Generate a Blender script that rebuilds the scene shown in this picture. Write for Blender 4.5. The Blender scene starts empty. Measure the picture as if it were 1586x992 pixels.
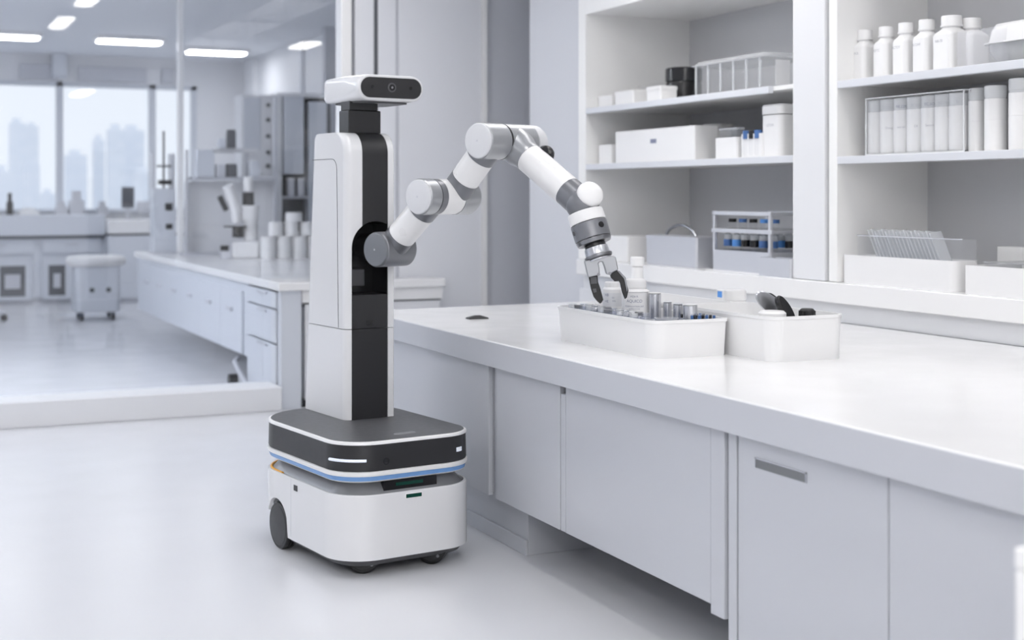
import bpy, bmesh, math, random
from mathutils import Vector, Matrix
random.seed(4)
C = bpy.context.scene.collection
SC = bpy.context.scene
R = math.radians
# ------------------------------------------------------------------ camera, world, exposure
F, CX, HY, EYE, TH = 2140.0, 793.0, 303.0, 1.40, R(24.7)
cam = bpy.data.cameras.new('camera')
cam.sensor_width = 36
cam.lens = 36 * F / 1586
cam.shift_y = -(496 - HY) / 1586
cam.clip_end = 600
cam.dof.use_dof = True
cam.dof.focus_distance = 4.95
cam.dof.aperture_fstop = 2.2
co = bpy.data.objects.new('camera', cam)
co.location = (0, 0, EYE)
co.rotation_euler = (R(90), 0, -TH)
C.objects.link(co)
SC.camera = co
SC.view_settings.view_transform = 'Standard'
SC.view_settings.look = 'None'
SC.view_settings.gamma = 1
SC.view_settings.use_curve_mapping = False
SC.view_settings.exposure = 0.03
SC.cycles.max_bounces = 10
SC.cycles.transparent_max_bounces = 24
SC.cycles.use_denoising = True
SC.cycles.sample_clamp_indirect = 6
W = bpy.data.worlds.new('daylight')
SC.world = W
W.use_nodes = True
bg = W.node_tree.nodes['Background']
bg.inputs[0].default_value = (.88, .93, 1.0, 1)
bg.inputs[1].default_value = 1.02
LAMP = 15.5          # radiance of the ceiling lamps
LAMP_FAR = 15.0
FILL_PANEL = 6.2          # unseen panels added behind the viewer as fill light
FILL_TROUGH = 4.2        # unseen troughs added over the counter to light its top
FILL_PENDANT = 16.0     # far room pendants added above the frame as fill light

# ------------------------------------------------------------------ sight-line helpers (room axes: +Y along the counter, +X to the shelves)
ST, CT = math.sin(TH), math.cos(TH)
def ray(px, py):
    u = (px - CX) / F; v = (HY - py) / F
    return Vector((ST + u * CT, CT - u * ST, v))
EYEP = Vector((0, 0, EYE))
def hz(px, py, z):
    d = ray(px, py); return EYEP + d * ((z - EYE) / d.z)
def hx(px, py, X):
    d = ray(px, py); return EYEP + d * (X / d.x)
def hy(px, py, Y):
    d = ray(px, py); return EYEP + d * (Y / d.y)
def yx(px, X): return hx(px, HY, X).y
def xy(px, Y): return hy(px, HY, Y).x
def hn(px, py, n, c):
    d = ray(px, py); return EYEP + d * ((c - n.dot(EYEP)) / n.dot(d))

# ------------------------------------------------------------------ materials
def mat(name, col, rough=.45, metal=0, coat=0, emit=0, bump=0, spec=.5, alpha=1, noise=0, nscale=30):
    m = bpy.data.materials.new(name); m.use_nodes = True
    nt = m.node_tree; b = nt.nodes['Principled BSDF']
    b.inputs['Base Color'].default_value = (*col, 1)
    b.inputs['Roughness'].default_value = rough
    b.inputs['Metallic'].default_value = metal
    b.inputs['Specular IOR Level'].default_value = spec
    b.inputs['Coat Weight'].default_value = coat
    if emit:
        b.inputs['Emission Color'].default_value = (*col, 1)
        b.inputs['Emission Strength'].default_value = emit
    if bump or noise:
        tc = nt.nodes.new('ShaderNodeTexCoord'); nz = nt.nodes.new('ShaderNodeTexNoise')
        nz.inputs['Scale'].default_value = nscale; nz.inputs['Detail'].default_value = 4
        nt.links.new(tc.outputs['Object'], nz.inputs['Vector'])
        if bump:
            bp = nt.nodes.new('ShaderNodeBump'); bp.inputs['Strength'].default_value = bump
            bp.inputs['Distance'].default_value = .002
            nt.links.new(nz.outputs['Fac'], bp.inputs['Height']); nt.links.new(bp.outputs['Normal'], b.inputs['Normal'])
        if noise:
            mp = nt.nodes.new('ShaderNodeMapRange')
            mp.inputs['To Min'].default_value = max(0, rough - noise); mp.inputs['To Max'].default_value = rough + noise
            nt.links.new(nz.outputs['Fac'], mp.inputs['Value']); nt.links.new(mp.outputs['Result'], b.inputs['Roughness'])
    return m
def clear(name, tint=(1, 1, 1), body=.12, rough=.03, fres=1.45, col=(.9, .92, .95)):
    m = bpy.data.materials.new(name); m.use_nodes = True
    nt = m.node_tree; nt.nodes.clear()
    o = nt.nodes.new('ShaderNodeOutputMaterial'); t = nt.nodes.new('ShaderNodeBsdfTransparent')
    t.inputs[0].default_value = (*tint, 1)
    df = nt.nodes.new('ShaderNodeBsdfDiffuse'); df.inputs[0].default_value = (*col, 1)
    g = nt.nodes.new('ShaderNodeBsdfGlossy'); g.inputs['Roughness'].default_value = rough
    m1 = nt.nodes.new('ShaderNodeMixShader'); m1.inputs[0].default_value = body
    m2 = nt.nodes.new('ShaderNodeMixShader'); f = nt.nodes.new('ShaderNodeFresnel'); f.inputs[0].default_value = fres
    ge = nt.nodes.new('ShaderNodeNewGeometry'); mr = nt.nodes.new('ShaderNodeMapRange')   # thin sheets: same Fresnel on both faces
    mr.inputs['To Min'].default_value = fres; mr.inputs['To Max'].default_value = 1 / fres
    nt.links.new(ge.outputs['Backfacing'], mr.inputs['Value']); nt.links.new(mr.outputs['Result'], f.inputs[0])
    nt.links.new(t.outputs[0], m1.inputs[1]); nt.links.new(df.outputs[0], m1.inputs[2])
    nt.links.new(f.outputs[0], m2.inputs[0]); nt.links.new(m1.outputs[0], m2.inputs[1]); nt.links.new(g.outputs[0], m2.inputs[2])
    nt.links.new(m2.outputs[0], o.inputs[0])
    return m
M = dict(
    wall=mat('wall_paint', (.80, .815, .86), .5, noise=.05, nscale=6),
    wallw=mat('wall_white', (.80, .81, .84), .5, noise=.05, nscale=6),
    ceil=mat('ceiling_paint', (.84, .86, .90), .6, noise=.05, nscale=4),
    floor=mat('epoxy_floor', (.72, .73, .765), .23, noise=.06, nscale=3, spec=.5),
    lam=mat('laminate_front', (.56, .575, .62), .32, noise=.04, nscale=5),
    lam2=mat('laminate_strip', (.58, .595, .645), .4, noise=.04, nscale=5),
    top=mat('solid_worktop', (.88, .88, .89), .18, noise=.04, nscale=5),
    shelfb=mat('shelf_back_shaded', (.60, .605, .63), .5, noise=.04, nscale=5),  # greyer than the sides: the bays' shade put into the back colour
    wallg=mat('wall_panel_grey', (.66, .675, .72), .45, noise=.05, nscale=6),
    shelf=mat('shelf_white', (.91, .91, .91), .42, noise=.04, nscale=5),
    edge=mat('shelf_edge', (.70, .72, .77), .35, noise=.04, nscale=8),
    white=mat('white_plastic', (.86, .86, .87), .3, noise=.03, nscale=20),
    gloss=mat('gloss_shell', (.77, .775, .795), .25, coat=.4, noise=.03, nscale=15),
    tube=mat('arm_shell', (.86, .86, .87), .28, noise=.02, nscale=15),
    grey=mat('joint_grey', (.21, .215, .235), .34, metal=.5, noise=.05, nscale=40),
    lgrey=mat('joint_light_grey', (.40, .41, .43), .32, metal=.65, noise=.05, nscale=40),
    cap=mat('joint_cap_grey', (.70, .71, .74), .4, noise=.04, nscale=40),
    dcap=mat('joint_cap_dark', (.20, .21, .23), .4, metal=.3, noise=.04, nscale=40),
    dark=mat('black_panel', (.018, .018, .020), .40, noise=.05, nscale=30),
    black=mat('black_gloss', (.008, .008, .010), .25, noise=.05, nscale=30),
    rubber=mat('black_rubber', (.009, .009, .010), .42, bump=.2, nscale=200),
    deck=mat('deck_charcoal', (.085, .086, .094), .45, noise=.05, nscale=40),
    neck=mat('neck_grey', (.22, .225, .24), .4, metal=.3, noise=.05, nscale=40),
    metal=mat('brushed_steel', (.62, .63, .66), .25, metal=1, noise=.06, nscale=60),
    metald=mat('dark_steel', (.25, .255, .27), .3, metal=1, noise=.06, nscale=60),
    alu=mat('satin_aluminium', (.66, .67, .71), .4, metal=.6, noise=.06, nscale=60),
    blue=mat('blue_light_ring', (.16, .32, .62), .25, emit=.03),
    orange=mat('orange_gasket', (.85, .42, .05), .5, noise=.05),
    lite=mat('white_indicator', (.85, .90, 1.0), .3, emit=.15),
    green=mat('green_sensor', (.004, .05, .035), .2),
    bcap=mat('blue_cap', (.06, .15, .38), .4, noise=.05),
    bluep=mat('blue_label', (.10, .32, .78), .5, noise=.05),
    ink=mat('label_ink', (.22, .24, .34), .6, noise=.05),
    inkg=mat('pale_grey_ink', (.45, .46, .50), .6, noise=.05),
    paper=mat('label_paper', (.76, .77, .80), .6, noise=.05),
    lamp=mat('lamp_diffuser', (1, .975, .94), .5, emit=LAMP),
    fillp=mat('fill_panel_diffuser', (1, .975, .94), .5, emit=FILL_PANEL),
    fillt=mat('fill_trough_diffuser', (1, .975, .94), .5, emit=FILL_TROUGH),
    fillx=mat('fill_pendant_diffuser', (.93, .96, 1), .5, emit=FILL_PENDANT),
    lampf=mat('far_lamp_diffuser', (.97, .98, 1), .5, emit=LAMP_FAR),
    gap=mat('shadow_gap', (.10, .105, .12), .6, noise=.05),
    slot=mat('handle_recess', (.20, .205, .215), .35, metal=.4, noise=.05),
    glass=clear('partition_glass', (.985, .99, 1), 0.0, .0, 1.5),
    pane=clear('window_glass', (.99, .995, 1), 0.0, .0, 1.12),
    clear=clear('clear_plastic', (.997, .998, 1.0), .04, .03, 1.25),
    clearm=clear('matt_clear_plastic', (.99, .99, .995), .08, .45, 1.15),
    frostw=clear('milky_plastic', (.98, .985, .99), .66, .2, 1.4),
    frost=clear('frosted_plastic', (.97, .98, .99), .36, .2, 1.4),
    vial=clear('clear_vial', (.86, .88, .93), .10, .03, 1.6),
    smoke=clear('smoked_plastic', (.30, .31, .33), .25, .1, 1.45, (.04, .04, .045)),
    bld=mat('hazed_concrete', (.56, .60, .68), .8, noise=.05, nscale=.5),
    ground=mat('city_ground', (.55, .58, .64), .9, noise=.05, nscale=.1),
    bench=mat('far_laminate', (.66, .69, .75), .35, noise=.04, nscale=5),
)
# towers: faint window bands in the facade material
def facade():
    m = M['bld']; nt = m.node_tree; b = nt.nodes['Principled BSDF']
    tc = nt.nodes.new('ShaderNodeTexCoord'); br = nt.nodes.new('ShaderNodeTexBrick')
    br.inputs['Color1'].default_value = (.84, .88, .94, 1); br.inputs['Color2'].default_value = (.88, .91, .96, 1)  # pale blue tones put the distance haze into the facade colour
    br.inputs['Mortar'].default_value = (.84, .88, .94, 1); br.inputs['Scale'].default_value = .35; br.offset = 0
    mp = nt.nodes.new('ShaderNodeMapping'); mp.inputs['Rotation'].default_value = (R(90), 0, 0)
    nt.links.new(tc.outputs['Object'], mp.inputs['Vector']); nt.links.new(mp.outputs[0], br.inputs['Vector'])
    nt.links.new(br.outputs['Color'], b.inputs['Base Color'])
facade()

# ------------------------------------------------------------------ mesh builder
def rrect(w, h, r, n=6, cx=0, cy=0):
    if not isinstance(r, (tuple, list)): r = (r,) * 4
    r = [min(max(q, .001), w / 2 * .99, h / 2 * .99) for q in r]
    out = []
    cs = [(1, 1, 0), (-1, 1, 90), (-1, -1, 180), (1, -1, 270)]
    for k, (sx, sy, a0) in enumerate(cs):
        q = r[k]
        ox, oy = cx + sx * (w / 2 - q), cy + sy * (h / 2 - q)
        for i in range(n + 1):
            a = R(a0 + 90 * i / n)
            out.append((ox + q * math.cos(a), oy + q * math.sin(a)))
    return out
class G:
    def __init__(s): s.bm = bmesh.new()
    def box(s, x0, x1, y0, y1, z0, z1):
        v = [s.bm.verts.new(p) for p in ((x0, y0, z0), (x1, y0, z0), (x1, y1, z0), (x0, y1, z0), (x0, y0, z1), (x1, y0, z1), (x1, y1, z1), (x0, y1, z1))]
        for f in ((3, 2, 1, 0), (4, 5, 6, 7), (0, 1, 5, 4), (1, 2, 6, 5), (2, 3, 7, 6), (3, 0, 4, 7)):
            s.bm.faces.new([v[i] for i in f])
        return s
    def loft(s, secs, cap0=True, cap1=True):
        rings = [[s.bm.verts.new(p) for p in q] for q in secs]
        n = len(rings[0])
        for a, b in zip(rings, rings[1:]):
            for i in range(n):
                j = (i + 1) % n
                try: s.bm.faces.new((a[i], a[j], b[j], b[i]))
                except ValueError: pass
        if cap0: s.bm.faces.new(rings[0][::-1])
        if cap1: s.bm.faces.new(rings[-1])
        return s
    def prism(s, pts, z0, z1): return s.loft([[(x, y, z0) for x, y in pts], [(x, y, z1) for x, y in pts]])
    def stack(s, layers): return s.loft([[(x, y, z) for x, y in pts] for pts, z in layers])
    def cyl(s, p0, p1, r0, r1=None, n=32):
        p0, p1 = Vector(p0), Vector(p1); r1 = r0 if r1 is None else r1
        q = (p1 - p0).to_track_quat('Z', 'Y')
        sec = lambda c, r: [c + q @ Vector((r * math.cos(2 * math.pi * i / n), r * math.sin(2 * math.pi * i / n), 0)) for i in range(n)]
        return s.loft([sec(p0, r0), sec(p1, r1)])
    def lathe(s, prof, n=32, c=(0, 0, 0), axis=(0, 0, 1)):
        q = Vector(axis).to_track_quat('Z', 'Y') if tuple(axis) != (0, 0, 1) else Matrix.Identity(3).to_quaternion()
        c = Vector(c)
        return s.loft([[c + q @ Vector((max(r, 1e-4) * math.cos(2 * math.pi * i / n), max(r, 1e-4) * math.sin(2 * math.pi * i / n), z)) for i in range(n)] for r, z in prof])
    def tube(s, path, r, n=10):
        path = [Vector(p) for p in path]; secs = []
        for i, p in enumerate(path):
            t = (path[min(i + 1, len(path) - 1)] - path[max(i - 1, 0)]).normalized()
            up = Vector((0, 0, 1)) if abs(t.z) < .9 else Vector((1, 0, 0))
            a = t.cross(up).normalized(); b = a.cross(t)
            secs.append([p + a * r * math.cos(2 * math.pi * k / n) + b * r * math.sin(2 * math.pi * k / n) for k in range(n)])
        return s.loft(secs)
    def slab(s, pts, d):          # polygon of 3D points extruded along vector d
        d = Vector(d); return s.loft([[Vector(p) - d / 2 for p in pts], [Vector(p) + d / 2 for p in pts]])
    def mesh(s, name, m, smooth=35):
        bmesh.ops.recalc_face_normals(s.bm, faces=s.bm.faces[:])
        me = bpy.data.meshes.new(name); s.bm.to_mesh(me); s.bm.free()
        me.materials.append(M[m] if isinstance(m, str) else m)
        for p in me.polygons: p.use_smooth = True
        me.set_sharp_from_angle(angle=R(smooth))
        return me
    def build(s, name, m, parent=None, bev=0, seg=2, loc=None, rz=0, smooth=35):
        o = bpy.data.objects.new(name, s.mesh(name, m, smooth)); C.objects.link(o)
        if parent is not None: o.parent = parent
        if loc is not None: o.location = loc
        o.rotation_euler.z = rz
        if bev:
            b = o.modifiers.new('edge', 'BEVEL'); b.width = bev; b.segments = seg; b.limit_method = 'ANGLE'; b.angle_limit = R(50)
            b.harden_normals = False
        wn = o.modifiers.new('normals', 'WEIGHTED_NORMAL'); wn.keep_sharp = True; wn.weight = 90
        return o
def tag(o, label, cat, group=None):
    o['label'] = label; o['category'] = cat
    if group: o['group'] = group
    return o
def thing(name, label, cat, loc=(0, 0, 0), rz=0, group=None):
    o = bpy.data.objects.new(name, None); C.objects.link(o)
    o.location = loc; o.rotation_euler.z = rz
    o.empty_display_size = .05
    return tag(o, label, cat, group)
def struct(name, g, m, bev=0, parent=None, **k):
    o = g.build(name, m, parent, bev, **k)
    if parent is None: o['kind'] = 'structure'
    return o
def copytree(o, parent=None):
    c = o.copy(); C.objects.link(c)
    if parent is not None: c.parent = parent
    for ch in list(o.children): copytree(ch, c)
    return c
def open_box(w, d, h, r, t=.006, lip=.0, draft=.0, floor=.008, n=6):
    """an open tray standing on z = 0, centred"""
    rs = r if isinstance(r, (tuple, list)) else (r,) * 4
    q = lambda e: [max(v + e, .002) for v in rs]
    L = [(rrect(w - 2 * draft, d - 2 * draft, q(-draft), n), 0), (rrect(w, d, q(0), n), h - (.012 if lip else 0))]
    if lip: L += [(rrect(w + 2 * lip, d + 2 * lip, q(lip), n), h - .011), (rrect(w + 2 * lip, d + 2 * lip, q(lip), n), h)]
    L += [(rrect(w - 2 * t, d - 2 * t, q(-t), n), h), (rrect(w - 2 * t - 2 * draft, d - 2 * t - 2 * draft, q(-t - draft), n), floor)]
    return G().stack(L)
def writing(name, s, size, parent, m='ink', cyl=None, z=0, x=0, y=0, rz=0, ang=0):
    """lettering as a mesh; on a cylinder of radius cyl (facing angle ang), else flat facing -Y, turned by rz"""
    cu = bpy.data.curves.new(name, 'FONT'); cu.body = s; cu.size = size; cu.align_x = 'CENTER'; cu.extrude = 0
    t = bpy.data.objects.new(name, cu); C.objects.link(t)
    bpy.context.view_layer.update()
    me = bpy.data.meshes.new_from_object(t)
    bpy.data.objects.remove(t); bpy.data.curves.remove(cu)
    bm = bmesh.new(); bm.from_mesh(me)
    for v in bm.verts:
        px, pz = v.co.x, v.co.y
        if cyl:
            a = ang + px / cyl
            v.co = (x + (cyl + .0006) * math.cos(a), y + (cyl + .0006) * math.sin(a), z + pz)
        else:
            c, q = math.cos(rz), math.sin(rz)
            v.co = (x + px * c, y + px * q, z + pz)
    bm.to_mesh(me); bm.free(); me.materials.clear(); me.materials.append(M[m])
    o = bpy.data.objects.new(name, me); C.objects.link(o)
    if parent is not None: o.parent = parent
    return o

# ================================================================== THE SETTING
CEIL = 3.3
YG = 9.05            # plane of the glass partition and the back wall of the near room
YF = 19.5            # far wall of the room behind the glass
struct('floor', G().box(-7, 6, -5, 20, -.1, 0), 'floor')
struct('ceiling', G().box(-7, 6, -5, 20, CEIL, CEIL + .1), 'ceil')
XP = xy(528, YG)     # glass ends, solid wall begins
struct('wall_back', G().box(XP + .1, 5.2, YG, YG + .12, 0, CEIL), 'wall')
# its vertical joints, post and the big flush door
struct('trim_1', G().box(XP, xy(545, YG - .02), YG - .02, YG + .12, 0, CEIL), 'top', .004)
for k, (a, b, m, dp) in enumerate(((579, 585, 'gap', .004), (585, 612, 'wall', .012), (612, 617, 'lam2', .006), (745, 752, 'top', .03), (752, 757, 'lam2', .015), (757, 830, 'lam2', .004))):  # last strip is plain wall, its shade put into the colour
    struct('trim_%d' % (k + 2), G().box(xy(a, YG), xy(b, YG), YG - dp, YG + .02, 0, CEIL), m)
struct('door_1', G().box(xy(617, YG) + .002, xy(745, YG) - .002, YG - .012, YG + .02, 0, CEIL), 'wall', .003)
struct('wall_right', G().box(4.75, 4.95, -5, 20, 0, CEIL), 'wallw')
# tall flush panel that closes the wall left of the shelves
struct('trim_8', G().box(3.96, 4.75, 7.56, 8.33, 0, CEIL), 'wallg', .003)
struct('wall_near', G().box(-6.2, 4.75, -5.1, -5, 0, CEIL), 'wallw')
struct('wall_side', G().box(-6.2, -6.1, -5, YG - .3, 0, CEIL), 'wallw')
# kerb under the glass
XK = xy(437, 8.78)
struct('baseboard_back', G().box(-6, XK, 8.78, YG + .06, 0, .155), 'wallw', .006)
g1 = struct('window_1', G().box(-6, XP, YG, YG + .004, .84, CEIL).box(-6, XK, YG, YG + .004, .155, .839), 'glass')
# far room
struct('wall_left', G().box(-7.1, -7, YG, 20, 0, CEIL), 'wallw')
ZS, ZW = 1.17, hy(100, 127, YF).z
XWR = xy(305, YF)
struct('wall_far', G().box(-7, 4.75, YF, YF + .2, 0, ZS).box(-7, 4.75, YF, YF + .2, ZW, CEIL).box(XWR, 4.75, YF, YF + .2, ZS, ZW), 'wallw')
w2 = struct('window_2', G().box(-7, XWR, YF + .1, YF + .106, ZS, ZW), 'pane')
fr = G().box(-7, XWR, YF + .02, YF + .14, ZW - .06, ZW).box(-7, XWR, YF - .05, YF + .14, ZS, ZS + .05)
for px in (-60, 93, 237, 302):
    x = xy(px, YF); fr.box(x - .045, x + .045, YF + .02, YF + .14, ZS, ZW)
struct('window_frame', fr, 'bench', .004, w2)
bl = G()
for a, b in ((30, 90), (120, 226), (250, 268)):
    bl.box(xy(a, YF), xy(b, YF), YF - .06, YF, ZW + .02, ZW + .22)
o = bl.build('trim_9', 'lam2'); o['kind'] = 'structure'
# structural post above the window and the slim post on the bench
x = xy(94, YF - .3); struct('trim_10', G().box(x - .09, x + .09, YF - .2, YF - .02, ZW + .05, CEIL), 'bench', .01)
p = hz(279, 391, .86); struct('trim_11', G().box(p.x - .028, p.x + .028, p.y - .028, p.y + .028, .86, CEIL), 'top', .006)
# column and glazed strip at the right of the far room
struct('trim_12', G().box(xy(392, 18.7), xy(462, 18.7), 18.7, 19.2, 0, CEIL), 'wallw', .01)
struct('trim_13', G().box(xy(503, 15.0), 4.74, 15.0, 15.1, 0, CEIL), 'lam2')
struct('trim_14', G().box(xy(466, 16.4), xy(500, 16.4), 16.4, 16.5, 0, CEIL), 'wall')

# city outside
struct('ground', G().box(-300, 300, 22, 400, -30.2, -30), 'ground')
tw = [(-20, 22, 265, 120, 'squat grey block at the left edge of the far window'),
      (15, 40, 190, 150, 'pale slab tower left of the first window post'),
      (38, 62, 255, 135, 'low pale block right of the pale slab tower'),
      (40, 60, 195, 190, 'hazy tower with a light middle strip behind the low block'),
      (102, 135, 240, 140, 'wide low block just right of the first window post'),
      (145, 162, 216, 145, 'slim tower beside the twin grey tower'),
      (168, 194, 200, 130, 'broad left half of the tallest twin grey tower'),
      (190, 224, 201, 132, 'broad right half of the tallest twin grey tower'),
      (208, 236, 268, 110, 'low block in front of the twin grey tower'),
      (64, 86, 300, 160, 'very low pale block near the first window post')]
for px0, px1, py, Y, lb in tw:
    a, b = hy(px0, py, Y), hy(px1, py, Y)
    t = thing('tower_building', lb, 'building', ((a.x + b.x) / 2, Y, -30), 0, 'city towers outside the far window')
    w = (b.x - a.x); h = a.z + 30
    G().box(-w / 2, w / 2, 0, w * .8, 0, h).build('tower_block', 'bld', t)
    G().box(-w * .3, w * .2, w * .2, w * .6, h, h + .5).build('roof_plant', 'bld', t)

# ================================================================== CEILING LAMPS AND ADDED FILL LIGHTS
def pill(L, w, z0, z1, n=8):
    return G().prism(rrect(w, L, w / 2 * .98, n), z0, z1)
def lamp(x, y, lb, L=1.05, w=.17, drop=0):
    t = thing('ceiling_lamp', lb, 'lamp', (x, y, CEIL - drop), 0, 'pill shaped ceiling lamps of the front room')
    if drop:
        for q in (-.3, .3): G().cyl((0, q * L, 0), (0, q * L, drop), .006, n=8).build('suspension', 'metal', t)
    pill(L + .03, w + .03, -.07, 0).build('housing', 'white', t)
    pill(L, w, -.085, -.07).build('diffuser', 'lamp', t)
def mirrored(px, py, drop=0):
    v = hz(px, py, CEIL - .085 - drop); return v.x, 2 * YG - v.y, drop
spots = [(mirrored(95, 37), 'pill lamp whose reflection hangs upper left in the glass wall'),
         (mirrored(139, 0), 'pill lamp reflected at the top edge of the glass wall'),
         (mirrored(127, 146, .62), 'pill lamp reflected over the far window in the glass wall'),
         (mirrored(472, 72, .50), 'pill lamp reflected in the glass wall beside the robot head')]
for (x, y, dr), lb in spots: lamp(x, y, lb, .6 if dr == .5 else 1.05, drop=dr)
fill_spots = [(-3.6, 5.6), (-3.6, 1.0), (-1.6, 6.0), (-1.4, 2.6), (.1, 6.4), (2.3, 8.2), (-2.6, 7.7)]  # extra unseen lamps added to lift the front room's light
nm = ['over the left wall side near the glass', 'over the left side of the room', 'over the open floor before the kerb', 'over the middle of the open floor', 'over the robot and the floor left of it', 'close to the flush door', 'close to the glass wall at the left']
for (x, y), s in zip(fill_spots, nm): lamp(x, y, 'added white fill lamp ' + s, 1.2, .22)
for i in (2, 3):
    for j in range(2):
        t = thing('fill_panel', 'added luminous fill panel in the %s row behind the viewer, %s' % (('near', 'deep')[j], ('', '', 'left one', 'right one')[i]), 'lamp', (-4.2 + 1.55 * i, -.9 - 2.6 * j, CEIL), 0, 'added fill panels')
        G().box(-.72, .72, -1.2, 1.2, -.03, -.001).build('panel_frame', 'white', t)
        G().box(-.68, .68, -1.16, 1.16, -.036, -.0305).build('diffuser', 'fillp', t)
for y, lb in ((2.6, 'over the cabinet with the recessed grip'), (4.2, 'over the deep bin'), (5.8, 'over the far end of the counter')):
    t = thing('fill_trough', 'added deep fill trough ' + lb, 'lamp', (3.35, y, CEIL), 0, 'added fill troughs over the counter')
    g = G()
    for a, b, c, d in ((-.27, .27, -.72, -.70), (-.27, .27, .70, .72), (-.27, -.25, -.70, .70), (.25, .27, -.70, .70)): g.box(a, b, c, d, -.22, 0)
    g.build('shade', 'lam2', t)
    G().box(-.248, .248, -.698, .698, -.02, -.001).build('diffuser', 'fillt', t)
for px, py, lb in ((8, 57, 'leftmost glowing strip lamp on the far room ceiling'), (200, 65, 'glowing strip lamp on the far room ceiling above the city window'), (335, 82, 'glowing strip lamp on the far room ceiling right of the slim post')):
    v = hz(px, py, CEIL - .05)
    t = thing('strip_lamp', lb, 'lamp', (v.x, v.y, CEIL), 0, 'strip lamps of the far room')
    G().prism(rrect(.80, .40, .05), -.05, 0).build('housing', 'white', t)
    G().prism(rrect(.74, .34, .08), -.062, -.05).build('diffuser', 'lampf', t)
for x, y, s_ in ((-4, 11.2, 'over the left floor of the far room'), (-2.2, 11.0, 'over the middle floor of the far room'), (-.4, 10.8, 'over the far room floor near the kerb')):
    t = thing('fill_pendant', 'added fill strip lighting up and down ' + s_, 'lamp', (x, y, CEIL - .4), 0, 'added fill pendants of the far room')
    G().prism(rrect(.4, 1.8, .1), -.04, .04).build('diffuser', 'fillx', t)
    G().cyl((0, -.5, .03), (0, -.5, .4), .006, n=8).build('suspension', 'metal', t); G().cyl((0, .5, .03), (0, .5, .4), .006, n=8).build('suspension', 'metal', t)

# ================================================================== THE COUNTER
ZT, XE, XB = .83, 2.18, 3.90
wt = tag(G().prism([(XE + .003, -1.2), (XB + .02, -1.2), (XB + .02, 6.62), (XE + .003, 6.5)], ZT - .10, ZT).build('worktop', 'top', bev=.003), 'long thick white worktop of the counter below the shelves', 'worktop')
G().box(XE, XE + .0045, -1.2, 6.498, ZT - .10, ZT - .0035).build('front_edge', 'lam', wt, .001)  # thin darker band, the edge's shade put into its colour
XC = XE + .045
def Y(px): return yx(px, XC)
def unit(name, lb, y0, y1, z0, extra=None, m='lam', depth=1.6, cat='cabinet'):
    t = thing(name, lb, cat, (XC, (y0 + y1) / 2, 0), 0, 'cabinets under the white counter')
    h = (y1 - y0) / 2
    G().box(.021, depth, -h + .003, h - .003, z0 + .01, ZT - .101).build('carcass', 'lam', t)
    d = G().box(0, .02, -h + .0015, h - .0015, z0, ZT - .103).build('door', m, t, .0015)
    return t, d
unit('base_cabinet', 'pale counter cabinet behind the robot base, at the far end of the counter', Y(757), 6.46, .2)
unit('base_cabinet', 'narrow pale counter cabinet with a hanging door just right of the robot base', Y(867.5), Y(768), .2)
unit('base_cabinet', 'wide pale counter cabinet with one large hanging door over the dark gap', Y(1101), Y(876), .2)
tag(G().box(XC + .025, XC + .2, Y(768) + .002, Y(757) - .002, .19, ZT - .101).build('filler_strip', 'lam2'), 'darker recessed strip between the two counter cabinets right of the robot', 'filler strip')
tag(G().box(XC + .002, XC + .06, Y(876) + .004, Y(867.5) - .003, .2, ZT - .14).build('filler_strip', 'lam', bev=.001), 'slim pale strip between the narrow and the wide hanging cabinet doors', 'filler strip')
tag(G().box(XC - .004, XC + .5, Y(1124) + .002, Y(1102.5), .175, ZT - .101).build('hanging_board', 'lam', bev=.002), 'narrow hanging panel right of the large counter door', 'panel')
tag(G().box(XC, XC + 1.6, Y(1141) + .002, Y(1128), 0, ZT - .101).build('support_panel', 'lam', bev=.002), 'upright support panel of the counter reaching down to the floor', 'panel')
t, d = unit('base_cabinet', 'pale counter cabinet whose door has a long recessed grip', Y(1375.5), Y(1143), .06)
h0 = (Y(1143) - Y(1375.5)) / 2; yc = (Y(1143) + Y(1375.5)) / 2
za = hx(1170, 716, XC).z; zb = hx(1170, 709, XC).z
ya, yb = yx(1250, XC) - yc, yx(1170, XC) - yc
za = .642; zb = .670
G().box(-.0012, .004, ya, yb, za, zb).build('grip_recess', 'slot', d)
G().box(-.003, -.001, ya, yb, zb - .003, zb).box(-.003, -.001, ya, ya + .004, za, zb).box(-.003, -.001, yb - .004, yb, za, zb).build('grip_frame', 'metal', d)
unit('base_cabinet', 'plain pale counter cabinet at the right edge, without a grip', Y(1376.5) - 1.0, Y(1376.5), .06)
pl = thing('plinth', 'pale plinth block standing under the far cabinets with a step along its foot', 'plinth', (2.3, 4.85, 0))
G().box(0, .30, 0, 1.6, 0, .199).build('plinth_block', 'lam', pl, .002)
G().box(-.012, 0, 0, 1.6, 0, .06).build('skirting', 'lam', pl, .002)
# small black cable outlet lying on the worktop
p = hz(739, 494, ZT); g = thing('cable_outlet', 'small black cable outlet flap on the worktop left of the long tray', 'outlet', (p.x, p.y, ZT))
G().stack([(rrect(.10, .06, .01), 0), (rrect(.095, .055, .01), .006), (rrect(.03, .012, .004), .016)]).build('flap', 'rubber', g)
# raised ledge behind the worktop
lg = thing('ledge', 'white raised ledge along the back of the worktop, carrying the shelves', 'ledge', (XB, 0, ZT))
G().box(-.02, .75, -1.2, 7.5, .09, .18).build('ledge_top', 'top', lg, .004)
G().box(.03, .75, -1.2, 7.5, -.0, .089).build('splash_panel', 'wallw', lg)
tag(G().box(XB + .03, 4.6, 6.63, 7.55, 0, ZT - .001).build('end_panel', 'wallw'), 'white end cabinet under the ledge past the far end of the worktop', 'panel')

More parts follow.
